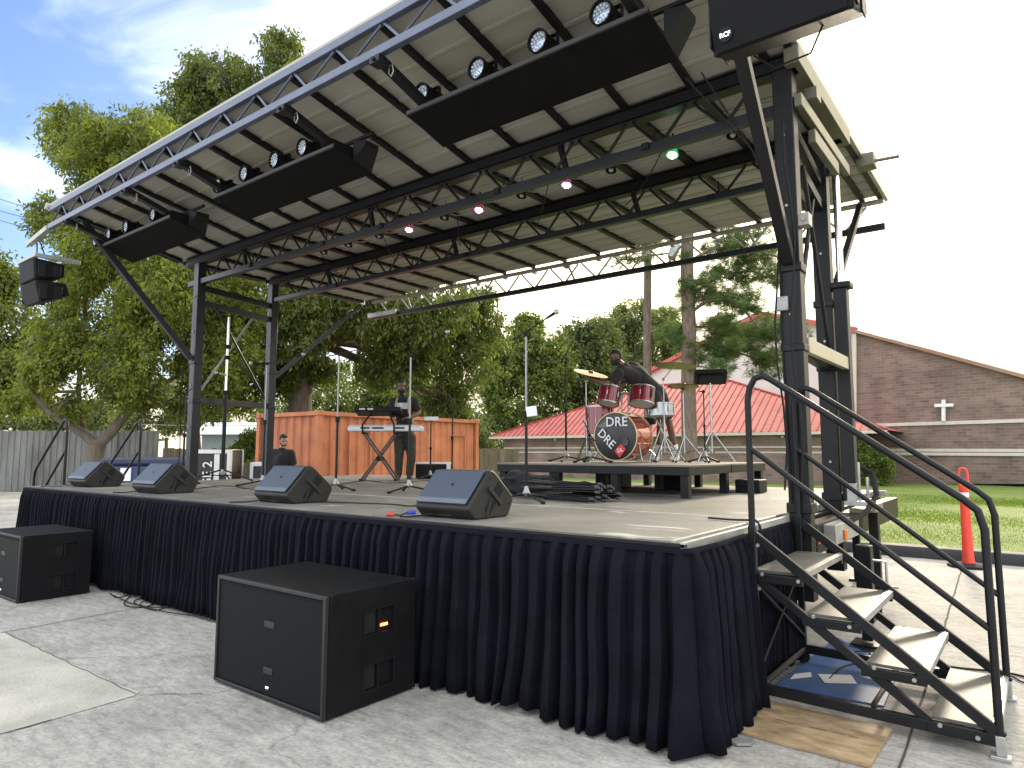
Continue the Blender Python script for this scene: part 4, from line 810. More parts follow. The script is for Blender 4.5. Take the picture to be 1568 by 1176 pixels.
# drum cases under the riser
for (px,py,w_,h_,lb) in ((940,733,.4,.2,'low black box under the left of the drum riser'),(1032,733,.34,.22,'low black box under the middle of the drum riser'),(1150,741,.3,.16,'low black box under the right end of the drum riser')):
    q=PY(px,py,4.9); q.z=S; t_=thing('equipment_box',lb,'equipment box',q,'boxes under the drum riser'); MB().box((q.x-w_/2,q.y-.15,S+.002),(q.x+w_/2,q.y+.15,S+h_)).build('body',plastic,t_,bevel=.015); MB().tube([(q.x-.07,q.y-.155,S+h_*.6),(q.x-.05,q.y-.18,S+h_*.6),(q.x+.05,q.y-.18,S+h_*.6),(q.x+.07,q.y-.155,S+h_*.6)],.008,6).build('handle',rubber,t_)
# ================================================================ CABLES, BOARD AND MAT
def cable(label,pts,r=.006,m=rubber,n=6):
    pts=[V(p) for p in pts]; out=[]
    for i in range(len(pts)-1):
        a_=pts[max(i-1,0)];b_=pts[i];c_=pts[i+1];d_=pts[min(i+2,len(pts)-1)]
        for k in range(n):
            t=k/n; out.append(.5*((2*b_)+(c_-a_)*t+(2*a_-5*b_+4*c_-d_)*t*t+(3*b_-a_-3*c_+d_)*t**3))
    out.append(pts[-1]); return single('cable',MB().tube(out,r,6),m,pts[0],label,'cable')
z=S+.008
cable('thin cable lying on the deck between the two middle microphone stands',[PZ(x,y,z) for x,y in ((480,768),(540,770),(600,772),(640,774),(700,760))])
cable('thin cable curling on the deck behind the second wedge from the left',[PZ(x,y,z) for x,y in ((290,750),(340,744),(400,750),(440,746),(500,741))])
cable('thin black cable lying across the deck in front of the keyboard stand',[PZ(x,y,z) for x,y in ((520,742),(560,736),(600,740),(650,736),(700,738))])
cable('black cable running over the deck edge beside the nearest stair rail',[(-.4,1.35,S+.012),(-.2,1.3,S+.014),(-.08,1.28,S+.02),(-.02,1.26,S+.02),(.012,1.25,S-.04),(.014,1.24,S-.2)],.008)
cable('black cable trailing over the ground at the foot of the skirt left of the middle',[PZ(x,y,.012) for x,y in ((168,908),(180,915),(200,910),(190,925),(215,930),(240,922),(225,915),(205,922),(235,934),(260,930),(290,938),(330,948))])
cable('second black cable coiled on the ground near the skirt foot left of the middle',[PZ(x,y,.02) for x,y in ((175,912),(205,925),(245,930),(255,922),(230,918),(215,926),(250,936),(300,944),(322,950))])
cable('black cable running along the ground right of the stairs',[PZ(x,y,.01) for x,y in ((1300,990),(1330,996),(1380,1000),(1450,1020),(1540,1030),(1600,1045))],.008)
cable('black cable looping on the blue mat under the stairs',[PZ(x,y,.014) for x,y in ((1295,1000),(1330,998),(1325,1012),(1290,1022),(1270,1040))],.008)
cable('thin black cable lying on the ground beyond the stairs at the right edge',[PZ(x,y,.01) for x,y in ((1530,1030),(1550,1036),(1568,1045),(1600,1050))],.006)
pw=MB().box((0.02,.40,.002),(.80,.99,.020)); pw.rot(Matrix.Rotation(R(-1.5),3,'Z'),(.4,.7,0)); o=thing('plywood_board','loose piece of pale plywood lying on the ground before the stairs','board',(.4,.7,0)); pw.build('sheet',wood_ply,o,bevel=.002)
for i,x in enumerate((.24,.42,.54,.63)): MB().box((x,.70+i*.002,.0203),(x+(.10,.09,.07,.05)[i],.712+i*.002,.0212)).build('stamp_mark',M('ink_faded',(.16,.09,.06),.7),o)
mt=MB().add([(.04,1.33,.005),(.70,1.36,.005),(.66,2.2,.005),(.1,2.9,.005),(.04,1.33,.013),(.70,1.36,.013),(.66,2.2,.013),(.1,2.9,.013)],[(3,2,1,0),(4,5,6,7),(0,1,5,4),(1,2,6,5),(2,3,7,6),(3,0,4,7)]); single('blue_mat',mt,M('blue_mat',(.03,.09,.24),.6,0,.3,5),(.3,1.8,0),'blue mat lying on the ground under the stairs','mat')
for pts,lb in (([(600,770),(745,775),(770,812),(630,808)],'larger white paper scrap on the blue mat under the stairs'),([(500,770),(570,762),(575,782),(480,792)],'smaller white paper scrap left on the blue mat under the stairs')):
    q=[PZ(1040+x/2.828,760+y/2.828,.017) for x,y in pts]; f_=MB().add(q+[p+V((0,0,.002)) for p in q],[(3,2,1,0),(4,5,6,7),(0,1,5,4),(1,2,6,5),(2,3,7,6),(3,0,4,7)]); single('paper_scrap',f_,white_pl,q[0],lb,'paper')
q=[PZ(1040+x/2.828,760+y/2.828,.02) for x,y in ((180,1045),(300,1040),(325,1050),(310,1070),(250,1070))]; single('metal_plate',MB().add(q+[p-V((0,0,.012)) for p in q],[(0,1,2,3,4),(9,8,7,6,5)]+[(i,(i+1)%5,(i+1)%5+5,i+5) for i in range(5)]),alu_dull,q[0],'small grey metal plate sticking out under the skirt corner','plate')
# ================================================================ PEOPLE
def capsule(mb,a,b,ra,rb,n=12):
    a=V(a);b=V(b); d=(b-a); L_=d.length
    if L_<1e-4: mb.ball(a,ra,n); return
    mb.tube([a,b],[ra,rb],n); mb.ball(a,ra,n); mb.ball(b,rb,n)
def remesh(name,mb,m,parent,vox=.012,sm=4,label=None):
    me=mb.mesh(name,wloc(parent)); o=bpy.data.objects.new(name,me); col.objects.link(o)
    r=o.modifiers.new('r','REMESH'); r.mode='VOXEL'; r.voxel_size=vox; s=o.modifiers.new('s','SMOOTH'); s.factor=.5; s.iterations=sm
    dg=bpy.context.evaluated_depsgraph_get(); m2=bpy.data.meshes.new_from_object(o.evaluated_get(dg)); bpy.data.objects.remove(o); bpy.data.meshes.remove(me); m2.name=name
    m2.materials.clear(); o2=link(name,m2,m,parent,False); m2.shade_smooth()
    if label: o2['label']=label
    return o2
skin_d=M('skin_dark',(.13,.065,.04),.5,0,.15,12); skin_l=M('skin_light',(.40,.23,.16),.5,0,.12,12); blk=M('cloth_black',(.012,.012,.014),.85,0,.3,12,.3,60); hairm=M('hair_black',(.008,.007,.006),.8)
def head(mb,c,face,up,s=1.0):
    """skull, jaw, nose, ears and brow; face = looking direction"""
    f=V(face).normalized(); u=V(up); u=(u-f*u.dot(f)).normalized(); r=f.cross(u)
    def pt(a,b,c_): return c+(r*a+f*b+u*c_)*s
    for (a,b,h,ra) in ((0,-.012,.035,.078),(0,.018,.030,.070),(0,-.035,.03,.070),(0,.022,-.03,.060),(0,.035,-.062,.042),(0,.0,-.02,.066)): mb.ball(pt(a,b,h),ra*s,16)
    capsule(mb,pt(0,.083,.012),pt(0,.102,-.028),.009*s,.016*s,8)
    for q in (-1,1): capsule(mb,pt(q*.016,.090,-.030),pt(q*.012,.094,-.030),.010*s,.010*s,8); capsule(mb,pt(q*.078,-.008,.012),pt(q*.080,-.012,-.022),.013*s,.010*s,8); capsule(mb,pt(q*.015,.080,.026),pt(q*.05,.068,.024),.011*s,.009*s,8)
    capsule(mb,pt(-.022,.083,-.056),pt(.022,.083,-.056),.009*s,.009*s,8)
    return pt
def hand(mb,w,d,palm,side,s=1.0,curl=.5):
    """w wrist, d pointing direction, palm = palm normal"""
    d=V(d).normalized(); p=V(palm); p=(p-d*p.dot(d)).normalized(); x=d.cross(p)*side; w=V(w)
    for k in (-.024,-.008,.008,.024): capsule(mb,w+d*.01+x*k*.7,w+d*.085*s+x*k,.015*s,.012*s,8)
    for k,l in ((-.030,.062),(-.010,.075),(.010,.070),(.030,.052)):
        a=w+d*.088*s+x*k; b=a+(d*math.cos(curl*.6)+p*math.sin(curl*.6))*l*.5*s; c=b+(d*math.cos(curl*1.5)+p*math.sin(curl*1.5))*l*.55*s
        capsule(mb,a,b,.0098*s,.009*s,8); capsule(mb,b,c,.009*s,.0075*s,8)
    a=w+d*.03-x*.026; b=a+(d*.6-x*.75+p*.25).normalized()*.04*s; c=b+(d*.85-x*.3+p*.4).normalized()*.034*s; capsule(mb,a,b,.013*s,.011*s,8); capsule(mb,b,c,.011*s,.009*s,8)
def person(label,loc,J,face,up,skin,sc=1.0,build=1.0):
    """J: joints in world space"""
    t_=thing('person',label,'person',loc,'musicians and helper' if 0 else None); b=MB(); j=J; k=build
    capsule(b,j['pel'],j['wai'],.135*k,.125*k); capsule(b,j['wai'],j['che'],.125*k,.145*k)
    sh=(j['shl']+j['shr'])/2
    capsule(b,j['shl'],j['shr'],.062*k,.062*k); capsule(b,j['che'],sh-V((0,0,.03)),.135*k,.085*k); capsule(b,sh,j['nec'],.066,.056); capsule(b,j['nec'],j['hea']-V((0,0,.03)),.055,.055)
    pl=j['shr']-j['shl']
    for q in (-1,1): capsule(b,j['che']+pl*q*.2,sh+pl*q*.28-V((0,0,.05)),.10*k,.075*k); capsule(b,j['pel']+pl*q*.17,j['wai']+pl*q*.16,.105*k,.10*k)
    for s in 'lr':
        capsule(b,j['sh'+s],j['el'+s],.056*k,.043*k); capsule(b,j['el'+s],j['el'+s].lerp(j['wr'+s],.35),.043*k,.044*k); capsule(b,j['el'+s].lerp(j['wr'+s],.35),j['wr'+s],.044*k,.027)
        capsule(b,j['hi'+s],j['kn'+s],.088*k,.058*k); capsule(b,j['kn'+s],j['kn'+s].lerp(j['an'+s],.3),.056*k,.058*k); capsule(b,j['kn'+s].lerp(j['an'+s],.3),j['an'+s],.058*k,.036)
        toe=j['to'+s]; capsule(b,j['an'+s]+V((0,0,-.03)),toe,.038,.032)
        hand(b,j['wr'+s],j['hd'+s],j.get('pm'+s,V((0,0,-1))),1 if s=='r' else -1,1.0,.6)
    pt=head(b,j['hea'],face,up,sc); remesh('body',b,skin,t_,.0085,3)
    return t_,pt
def cloth(t_,name,m,segs,vox=.014,sm=6,label=None):
    b=MB()
    for s in segs: capsule(b,*s)
    return remesh(name,b,m,t_,vox,sm,label)
def hair(t_,pt,cut=.0,s=1.0,beard=False):
    b=MB()
    for (a,bb,h,r) in ((0,-.014,.044,.084),(0,.008,.052,.074),(0,-.040,.036,.076),(.03,-.01,.03,.06),(-.03,-.01,.03,.06),(0,-.045,.0,.068)): b.ball(pt(a,bb,h),r*s,16)
    remesh('hair',b,hairm,t_,.01,3)
    if beard:
        b=MB()
        for q in (-1,1): capsule(b,pt(q*.058,.02,-.045),pt(q*.03,.055,-.085),.016,.018)
        capsule(b,pt(-.03,.062,-.085),pt(.03,.062,-.085),.018,.018); remesh('beard',b,hairm,t_,.009,3)
def eyes(t_,pt):
    for q in (-1,1): MB().ball(pt(q*.031,.078,.008),.011,10).build('eye',M('eye_dark',(.05,.04,.035),.25),t_)
# keyboard player ------------------------------------------------
KD2=12.35
def K(px,py,d=0): return P(px,py,KD2+d)
J=dict(hea=K(615,592),nec=K(616,606),shl=K(602,615),shr=K(634,614,-.05),che=K(618,625),wai=K(620,648),pel=K(620,664),
 ell=K(599,634,-.05),wrl=K(603,637,-.30),elr=K(641,633,-.05),wrr=K(624,640,-.28),hdl=-ky*1+ca*.1,hdr=-ky*.9-ca*.45,
 hil=K(612,670),hir=K(628,670),knl=K(611,700,-.03),knr=K(630,700,-.03),anl=K(610,727),anr=K(627,727),tol=K(607,731,-.16),tor=K(626,732,-.17))
fdir=(CAM-J['hea']); fdir.z=0
t_,pt=person('man in black T-shirt with pale print playing the keyboards',G(619,KD2,S),J,fdir,(0,0,1),skin_d,1.05,1.05)
hair(t_,pt); eyes(t_,pt)
cloth(t_,'trousers',M('camo_cloth',(.018,.02,.014),.85,0,.5,14,c2=(.07,.065,.045)),[(J['pel'],J['wai']-V((0,0,.03)),.155,.145),(J['hil'],J['knl'],.112,.085),(J['hir'],J['knr'],.112,.085),(J['knl'],J['anl']+V((0,0,.02)),.085,.068),(J['knr'],J['anr']+V((0,0,.02)),.085,.068)])
sh=(J['shl']+J['shr'])/2
cloth(t_,'shirt',blk,[(J['wai']-V((0,0,.10)),J['wai'],.158,.152),(J['wai'],J['che'],.152,.165),(J['che'],sh-V((0,0,.03)),.16,.10),(J['shl'],J['shr'],.08,.08),(J['che']+(J['shr']-J['shl'])*.2,sh+(J['shr']-J['shl'])*.28-V((0,0,.05)),.125,.1),(J['che']-(J['shr']-J['shl'])*.2,sh-(J['shr']-J['shl'])*.28-V((0,0,.05)),.125,.1),(sh,J['nec']-V((0,0,.02)),.085,.07),(J['shl'],J['shl'].lerp(J['ell'],.62),.08,.07),(J['shr'],J['shr'].lerp(J['elr'],.62),.08,.07)])
cloth(t_,'mask',blk,[(pt(-.035,.055,-.085),pt(.035,.055,-.085),.035,.035),(pt(0,.06,-.10),pt(0,.03,-.12),.035,.04)],.01)
for q in (-1,1):
    s0=sh+(J['shr']-J['shl'])*q*.27+V((0,0,.065)); MB().tube([s0,s0-ky*.10+V((0,0,-.03)),s0-ky*.165+V((0,0,-.14))+(J['shr']-J['shl'])*q*.03,s0-ky*.165+V((0,0,-.30))+(J['shr']-J['shl'])*q*.05],.017,8).build('vest_strap',M('strap_tan',(.33,.27,.17),.8),t_)
pc_=J['che']+V((0,0,.03))-ky*.168; slab(MB(),pc_,.22,.012,.11).build('shirt_print',M('print_pale',(.45,.47,.48),.7,0,.5,30),t_)
for s in 'lr': cloth(t_,'shoe',M('shoe_dark',(.03,.03,.03),.5),[(J['an'+s]+V((0,0,-.03)),J['to'+s],.05,.045)],.01,3)
# helper on the ground beyond the deck ---------------------------
HD=13.9
def H(px,py,d=0): return P(px,py,HD+d)
gz=G(433,HD)
J=dict(hea=H(434,674),nec=H(432,687),shl=H(419,693),shr=H(446,694),che=H(432,704),wai=H(432,725),pel=H(432,742))
for s,x in (('l',424),('r',440)):
    J['hi'+s]=H(x,748); q=G(x,HD); J['kn'+s]=V((q.x,q.y,.5)); J['an'+s]=V((q.x,q.y,.08)); J['to'+s]=V((q.x,q.y,.035))-ky*.16
J['ell']=H(414,712); J['wrl']=H(420,728,-.2); J['elr']=H(450,713); J['wrr']=H(448,730,-.12); J['hdl']=V((0,0,-1))-ky*.5; J['hdr']=V((0,0,-1))-ky*.4
fd=(CAM-J['hea']); fd.z=0; fd=fd.normalized()+ca*.45+V((0,0,-.55))
t_,pt=person('man in a black short sleeved shirt looking down beside the orange container',gz,J,fd,(0,0,1),skin_l,1.08,1.12); hair(t_,pt,beard=True); eyes(t_,pt)
sh=(J['shl']+J['shr'])/2; w_=J['shr']-J['shl']
cloth(t_,'shirt',blk,[(J['pel'],J['wai'],.165,.16),(J['wai'],J['che'],.165,.175),(J['che'],sh-V((0,0,.03)),.17,.105),(J['shl'],J['shr'],.085,.085),(J['che']+w_*.2,sh+w_*.28-V((0,0,.05)),.13,.1),(J['che']-w_*.2,sh-w_*.28-V((0,0,.05)),.13,.1),(sh,J['nec']-V((0,0,.02)),.085,.075),(J['shl'],J['shl'].lerp(J['ell'],.75),.085,.08),(J['shr'],J['shr'].lerp(J['elr'],.75),.085,.08)])
cloth(t_,'trousers',blk,[(J['pel'],J['pel']-V((0,0,.05)),.155,.15),(J['hil'],J['knl'],.11,.085),(J['hir'],J['knr'],.11,.085),(J['knl'],J['anl'],.085,.07),(J['knr'],J['anr'],.085,.07)])
for s in 'lr': cloth(t_,'shoe',M('shoe_dark',(.03,.03,.03),.5),[(J['an'+s]+V((0,0,-.03)),J['to'+s],.05,.045)],.01,3)
# drummer --------------------------------------------------------
DD=9.95
def Q(px,py,d=0): return P(px,py,DD+d)
J=dict(hea=Q(943,548,-.25),nec=Q(955,561,-.2),shl=Q(947,572,-.35),shr=Q(973,562,.05),che=Q(975,575,-.08),wai=Q(992,590,0),pel=Q(1005,602,.05),
 ell=Q(936,590,-.40),wrl=Q(909,581,-.30),elr=Q(950,590,-.15),wrr=Q(915,585,-.22),hdl=V((-.5,-.1,.45)),hdr=V((-.6,-.1,.35)),
 hil=Q(1000,606,-.05),hir=Q(1010,606,.12),knl=Q(1012,642,-.25),knr=Q(1024,645,.0),anl=Q(1008,696,-.1),anr=Q(1036,692,.05))
for s in 'lr':
    a_=J['an'+s]; a_.z=DZ+.09; J['to'+s]=V((a_.x,a_.y,DZ+.035))-ca*.10-ky*.12
fd=(CAM-J['hea']); fd.z=0; fd=fd.normalized()-ca*.35+V((0,0,-.15))
t_,pt=person('drummer in black T-shirt and face mask bending over the drums',G(1005,DD,DZ),J,fd,tuple(V((0,0,1))-ca*.12),skin_d,1.0,.9); hair(t_,pt); eyes(t_,pt)
sh=(J['shl']+J['shr'])/2; w_=(J['shr']-J['shl'])
cloth(t_,'shirt',blk,[(J['pel'].lerp(J['wai'],.3),J['wai'],.135,.132),(J['wai'],J['che'],.132,.142),(J['che'],sh,.14,.09),(J['shl'],J['shr'],.072,.075),(sh,J['nec'],.085,.072),(J['che']+w_*.2,sh+w_*.3,.12,.1),(J['che']-w_*.2,sh-w_*.3,.12,.1),(J['shl'],J['shl'].lerp(J['ell'],.6),.08,.068),(J['shr'],J['shr'].lerp(J['elr'],.6),.08,.068)])
cloth(t_,'shorts',blk,[(J['pel'],J['wai'].lerp(J['pel'],.6),.142,.135),(J['hil'],J['hil'].lerp(J['knl'],.75),.12,.10),(J['hir'],J['hir'].lerp(J['knr'],.75),.12,.10)])
cloth(t_,'mask',blk,[(pt(-.045,.035,-.04),pt(0,.085,-.045),.030,.035),(pt(.045,.035,-.04),pt(0,.085,-.045),.030,.035),(pt(-.03,.045,-.075),pt(.03,.045,-.075),.032,.032)],.009)
for s in 'lr': cloth(t_,'sock',white_pl,[(J['an'+s]+V((0,0,-.02)),J['an'+s].lerp(J['kn'+s],.28),.043,.050)],.01,3); cloth(t_,'shoe',M('shoe_white',(.5,.5,.5),.5),[(J['an'+s]+V((0,0,-.045)),J['to'+s],.045,.04)],.01,3)
# ================================================================ BACKGROUND
def LD(lat,dep,z=0.0):
    # a point 'lat' metres to the right and 'dep' metres ahead of where the photo was taken
    f=V((-math.sin(YAW),math.cos(YAW),0)); p=V((CAM.x,CAM.y,0))+ca*lat+f*dep; p.z=z; return p
# ---- shipping container
c0=LD(-4.72,16.6); dl=(LD(-.807,.59)-LD(0,0)).normalized(); dr_=(LD(.59,.807)-LD(0,0)).normalized()
cont=thing('shipping_container','orange corrugated steel shipping container behind the stage','container',c0)
def cpt(a_,b_,z): return c0+dr_*a_+dl*b_+V((0,0,z))
def corr(mb,p0,dirv,nrm,length,z0,z1,pitch=.28,depth=.045):
    n=int(length/pitch); pitch=length/n; prof=[]
    for i in range(n): prof+=[(i*pitch,0),(i*pitch+pitch*.34,0),(i*pitch+pitch*.5,depth),(i*pitch+pitch*.84,depth)]
    prof.append((length,0)); vs=[]
    for s,d_ in prof:
        q=p0+dirv*s-nrm*d_; vs+=[(q.x,q.y,z0),(q.x,q.y,z1)]
    mb.add(vs,[(2*i,2*i+2,2*i+3,2*i+1) for i in range(len(prof)-1)])
LC,WC,HC=6.06,2.44,2.59
b=MB(); corr(b,cpt(.1,0.02,0),dr_,-dl,LC-.2,.16,HC-.1); b.build('side_panel',orange_paint,cont,smooth=False)
b=MB(); corr(b,cpt(0.02,.1,0),dl,-dr_,WC-.2,.16,HC-.1); b.build('end_panel',orange_paint,cont,smooth=False)
b=MB(); corr(b,cpt(LC-.02,.1,0),dl,dr_,WC-.2,.16,HC-.1); b.build('end_panel',orange_paint,cont,smooth=False)
b=MB(); corr(b,cpt(.1,WC-.02,0),dr_,dl,LC-.2,.16,HC-.1); b.build('side_panel',orange_paint,cont,smooth=False)
b=MB(); b.add([cpt(.02,.02,HC-.03),cpt(LC-.02,.02,HC-.03),cpt(LC-.02,WC-.02,HC-.03),cpt(.02,WC-.02,HC-.03)],[(0,1,2,3)]); b.build('roof_panel',orange_paint,cont)
b=MB()
for a_,l_ in ((0,0),(LC,0),(0,WC),(LC,WC)): b.beam(cpt(a_,l_,0),cpt(a_,l_,HC),.13,.13,up=tuple(dr_))
for z,h in ((HC-.05,.1),(.09,.16)):
    for p_,q_ in (((0,0),(LC,0)),((0,0),(0,WC)),((LC,0),(LC,WC)),((0,WC),(LC,WC))): b.beam(cpt(*p_,z),cpt(*q_,z),.1,h)
b.build('corner_frame',orange_paint,cont)
for a_,l_ in ((0,0),(LC,0),(0,WC),(LC,WC)):
    for z in (.0,HC-.11): MB().beam(cpt(a_-.001,l_,z),cpt(a_-.001,l_,z+.125),.17,.17,up=tuple(dr_)).build('corner_casting',orange_paint,cont,bevel=.01)
b=MB()
for s in (.95,1.65): b.beam(cpt(s,-.03,.2),cpt(s,-.03,2.2),.04,.03)
b.beam(cpt(.95,-.03,2.2),cpt(1.65,-.03,2.2),.03,.04); b.build('panel_door_frame',orange_paint,cont)
b=MB()
for s in (4.9,5.5): b.beam(cpt(s,-.03,.2),cpt(s,-.03,2.1),.04,.03)
b.beam(cpt(4.9,-.03,2.1),cpt(5.5,-.03,2.1),.03,.04); b.build('panel_door_frame',orange_paint,cont)
# ---- fences
fw=M('fence_weathered',(.13,.13,.12),.7,.1,.35,1.6,.2,12,c2=(.22,.222,.21),stretch=(1,1,.25))
fw2=M('fence_brown',(.12,.095,.06),.85,0,.4,2,.2,12,c2=(.20,.16,.10),stretch=(1,1,.2))
def fence(label,p,q,z,m,pitch,w,name='board_fence',group=None):
    p=V(p);q=V(q); d_=(q-p); l=d_.length; d_.normalize(); n_=V((-d_.y,d_.x,0)); root=thing(name,label,'fence',(p.x,p.y,0),group)
    b=MB(); n=int(l/pitch); rs=random.Random(5)
    for i in range(n):
        a_=p+d_*(i*pitch)+n_*((i%2)*.022+rs.uniform(-.004,.004)); zz=z+rs.uniform(-.03,.03); t=.02
        b.beam(a_+V((0,0,.03)),a_+V((0,0,zz)),w,t,up=tuple(n_))
    b.build('board_panel',m,root,smooth=False)
    for i in range(int(l/2.4)+1):
        a_=p+d_*(i*2.4)+n_*.08; MB().beam(a_,a_+V((0,0,z-.1)),.1,.1,up=tuple(n_)).build('fence_post',m,root)
    for zz in (.4,z-.35): MB().beam(p+n_*.05+V((0,0,zz)),q+n_*.05+V((0,0,zz)),.04,.09).build('fence_rail',m,root)
    return root
fence('long grey weathered vertical board fence along the left of the lot',LD(-33,24.5),LD(-14.1,27.5),2.42,fw,.11,.114)
fence('brown picket fence standing between the grey fence and the orange container',LD(-14,27.5),LD(-9.6,27.7),1.72,fw2,.15,.146)
fence('brown picket fence between the orange container and the red roofed building',LD(-3.2,33),LD(.5,36),1.75,fw2,.15,.146)
# ---- low red roofed building
rb=thing('low_building','long low brown brick building with a ribbed red metal hip roof behind the drums','building',(-14,30,0))
ez=2.53; y0=30; xl=-24.9; xr_=-5.9; yb=38
red_m=M('red_metal_roof',(.36,.065,.05),.28,.0,.2,1,.05,8,c2=(.46,.115,.09)); trim_w=M('trim_cream',(.55,.5,.42),.6,0,.1,4)
b=MB(); b.box((xl,y0,0),(xr_,y0+.2,ez-.12)); b.box((xl,y0+.2,0),(xl+.2,yb,ez-.12)); b.box((xr_-.2,y0+.2,0),(xr_,yb,ez-.12)); b.build('brick_wall',brick_grey,rb,smooth=False)
for z in (1.52,1.78): MB().box((xl-.01,y0-.03,z),(xr_+.01,y0-.003,z+.08)).build('stone_band',trim_w,rb)
ol=(-25.7,29.5); orr=(-3.5,29.5); ridge_l=PY(1000,588,34.2); ridge_r=PY(1118,586,34.2); rzz=(ridge_l.z+ridge_r.z)/2
rl=V((ridge_l.x,34.2,rzz)); rr=V((ridge_r.x,34.2,rzz)); A_=V((*ol,ez)); B_=V((*orr,ez)); C_=V((orr[0],39,ez)); D_=V((ol[0],39,ez))
b=MB(); b.add([A_,B_,rr,rl,C_,D_],[(0,1,2,3),(1,4,2),(4,5,3,2),(5,0,3)])
def ribs(b,p,q,tl,tr,n):
    # standing seams running up the slope, clipped by the hips
    for i in range(1,n):
        a_=p+(q-p)*(i/n); up_=(tl-p); sl_dir=V((0,(tl.y-p.y),(tl.z-p.z)))
        fr=1.0
        x=a_.x
        if x<tl.x: fr=(x-p.x)/(tl.x-p.x)
        elif x>tr.x: fr=(q.x-x)/(q.x-tr.x)
        if fr<.04: continue
        b.beam(a_+V((0,0,.03)),a_+sl_dir*fr+V((0,0,.03)),.04,.05)
b.build('metal_roof',red_m,rb,smooth=False); b=MB()
ribs(b,A_,B_,rl,rr,62); o=b.build('roof_seams',red_m,rb,smooth=False); o['kind']='stuff'
b=MB().beam(B_+V((0,0,.04)),rr+V((0,0,.04)),.12,.06).beam(A_+V((0,0,.04)),rl+V((0,0,.04)),.12,.06).beam(rl+V((0,0,.04)),rr+V((0,0,.04)),.14,.06); b.build('hip_cap',M('hip_cap_red',(.36,.04,.03),.4),rb)
MB().box((ol[0],29.42,ez-.14),(orr[0],29.5,ez-.01)).box((ol[0],29.5,ez-.14),(orr[0],30.0,ez-.11)).build('gutter',trim_w,rb)
MB().box((-5.7,29.6,0),(-5.5,29.8,ez-.15)).build('downspout',M('downspout_red',(.30,.06,.04),.5),rb)
for x in (-21,-16,-11.5,-8): MB().lathe((x,y0-.1,ez-.28),(0,0,1),[(0,.02),(.02,.07),(.1,.06),(.12,.02)],12).build('wall_lamp',white_pl,rb)
# ---- church
ch0=LD(17.9,34.6); cd=V((.972,-.233,0)).normalized(); cn_=V((cd.y,-cd.x,0))   # wall direction, outward normal
def onwall(px,py,off=0):
    r=ray(px,py); t=((ch0+cn_*off)-CAM).dot(cn_)/r.dot(cn_); return CAM+r*t
ch=thing('church_hall','large church hall with brown brick wall, pale left wall and sloping roof','church',(ch0.x,ch0.y,0))
def wallpoly(pts,depth,m,name,off=0,parent=ch):
    f_=[onwall(*p,off) for p in pts]
    f_=[V((p.x,p.y,max(p.z,0))) for p in f_]; bk=[p-cn_*depth for p in f_]; n=len(f_)
    return MB().add(f_+bk,[tuple(range(n)),tuple(range(n,2*n))[::-1]]+[(i,(i+1)%n,(i+1)%n+n,i+n) for i in range(n)]).build(name,m,parent,smooth=False)
beige_w=M('pale_stucco',(.60,.565,.51),.85,0,.08,.8,.1,20)
W1=[(985,575),(1165,481),(1311,506),(1311,742),(985,742)]
wallpoly(W1,6,beige_w,'stucco_wall')
# brick part with its own object coordinates aligned to the wall
bw=[onwall(*p,.12) for p in ((1311,507),(1568,576),(1760,628),(1760,742),(1311,742))]; bw=[V((p.x,p.y,max(0,p.z))) for p in bw]
rootb=V((ch0.x,ch0.y,0)); ang=math.atan2(cd.y,cd.x); Ri=Matrix.Rotation(-ang,3,'Z')
loc=[Ri@(p-rootb) for p in bw]; loc+= [p+V((0,6,0)) for p in loc]; n=5
me=MB().add(loc,[tuple(range(n)),tuple(range(n,2*n))[::-1]]+[(i,(i+1)%n,(i+1)%n+n,i+n) for i in range(n)]).mesh('brick_wall'); o=link('brick_wall',me,brick_red,ch,False); o.rotation_euler=(0,0,ang)
def rail_(a_,b_,h,m,name,off=.16,th=.06):
    p,q=onwall(*a_,off),onwall(*b_,off); return MB().beam(p,q,th,h).build(name,m,ch)
rail_((1311,507),(1760,628),.16,M('roof_edge_metal',(.30,.18,.12),.35,.4),'roof_edge',.2,.3)
rt=M('red_trim',(.42,.08,.05),.45)
rail_((985,573),(1165,480),.26,rt,'gable_trim',.2,.3); rail_((1165,480),(1311,505),.26,rt,'gable_trim',.2,.3)
rail_((1311,652),(1760,638),.16,trim_w,'stone_band'); 
for a_,b_ in (((1330,694.5),(1760,697)),((1330,689),(1760,690.5))): rail_(a_,b_,.14,trim_w,'stone_band')
MB().beam(onwall(1309,512,.2),V((*onwall(1309,742,.2)[:2],0)),.16,.12,up=tuple(cn_)).build('downspout',trim_w,ch)
cr=thing('wall_cross','white cross mounted on the brown brick wall of the church','cross',onwall(1445,628,.2)); p_=onwall(1445,612,.24);q_=onwall(1445,645,.24)
MB().beam(p_,q_,.15,.1,up=tuple(cn_)).build('upright',white_pl,cr); a_=onwall(1431,621,.29); b_=onwall(1460,620,.29); MB().beam(a_,b_,.06,.15).build('crossbar',white_pl,cr)
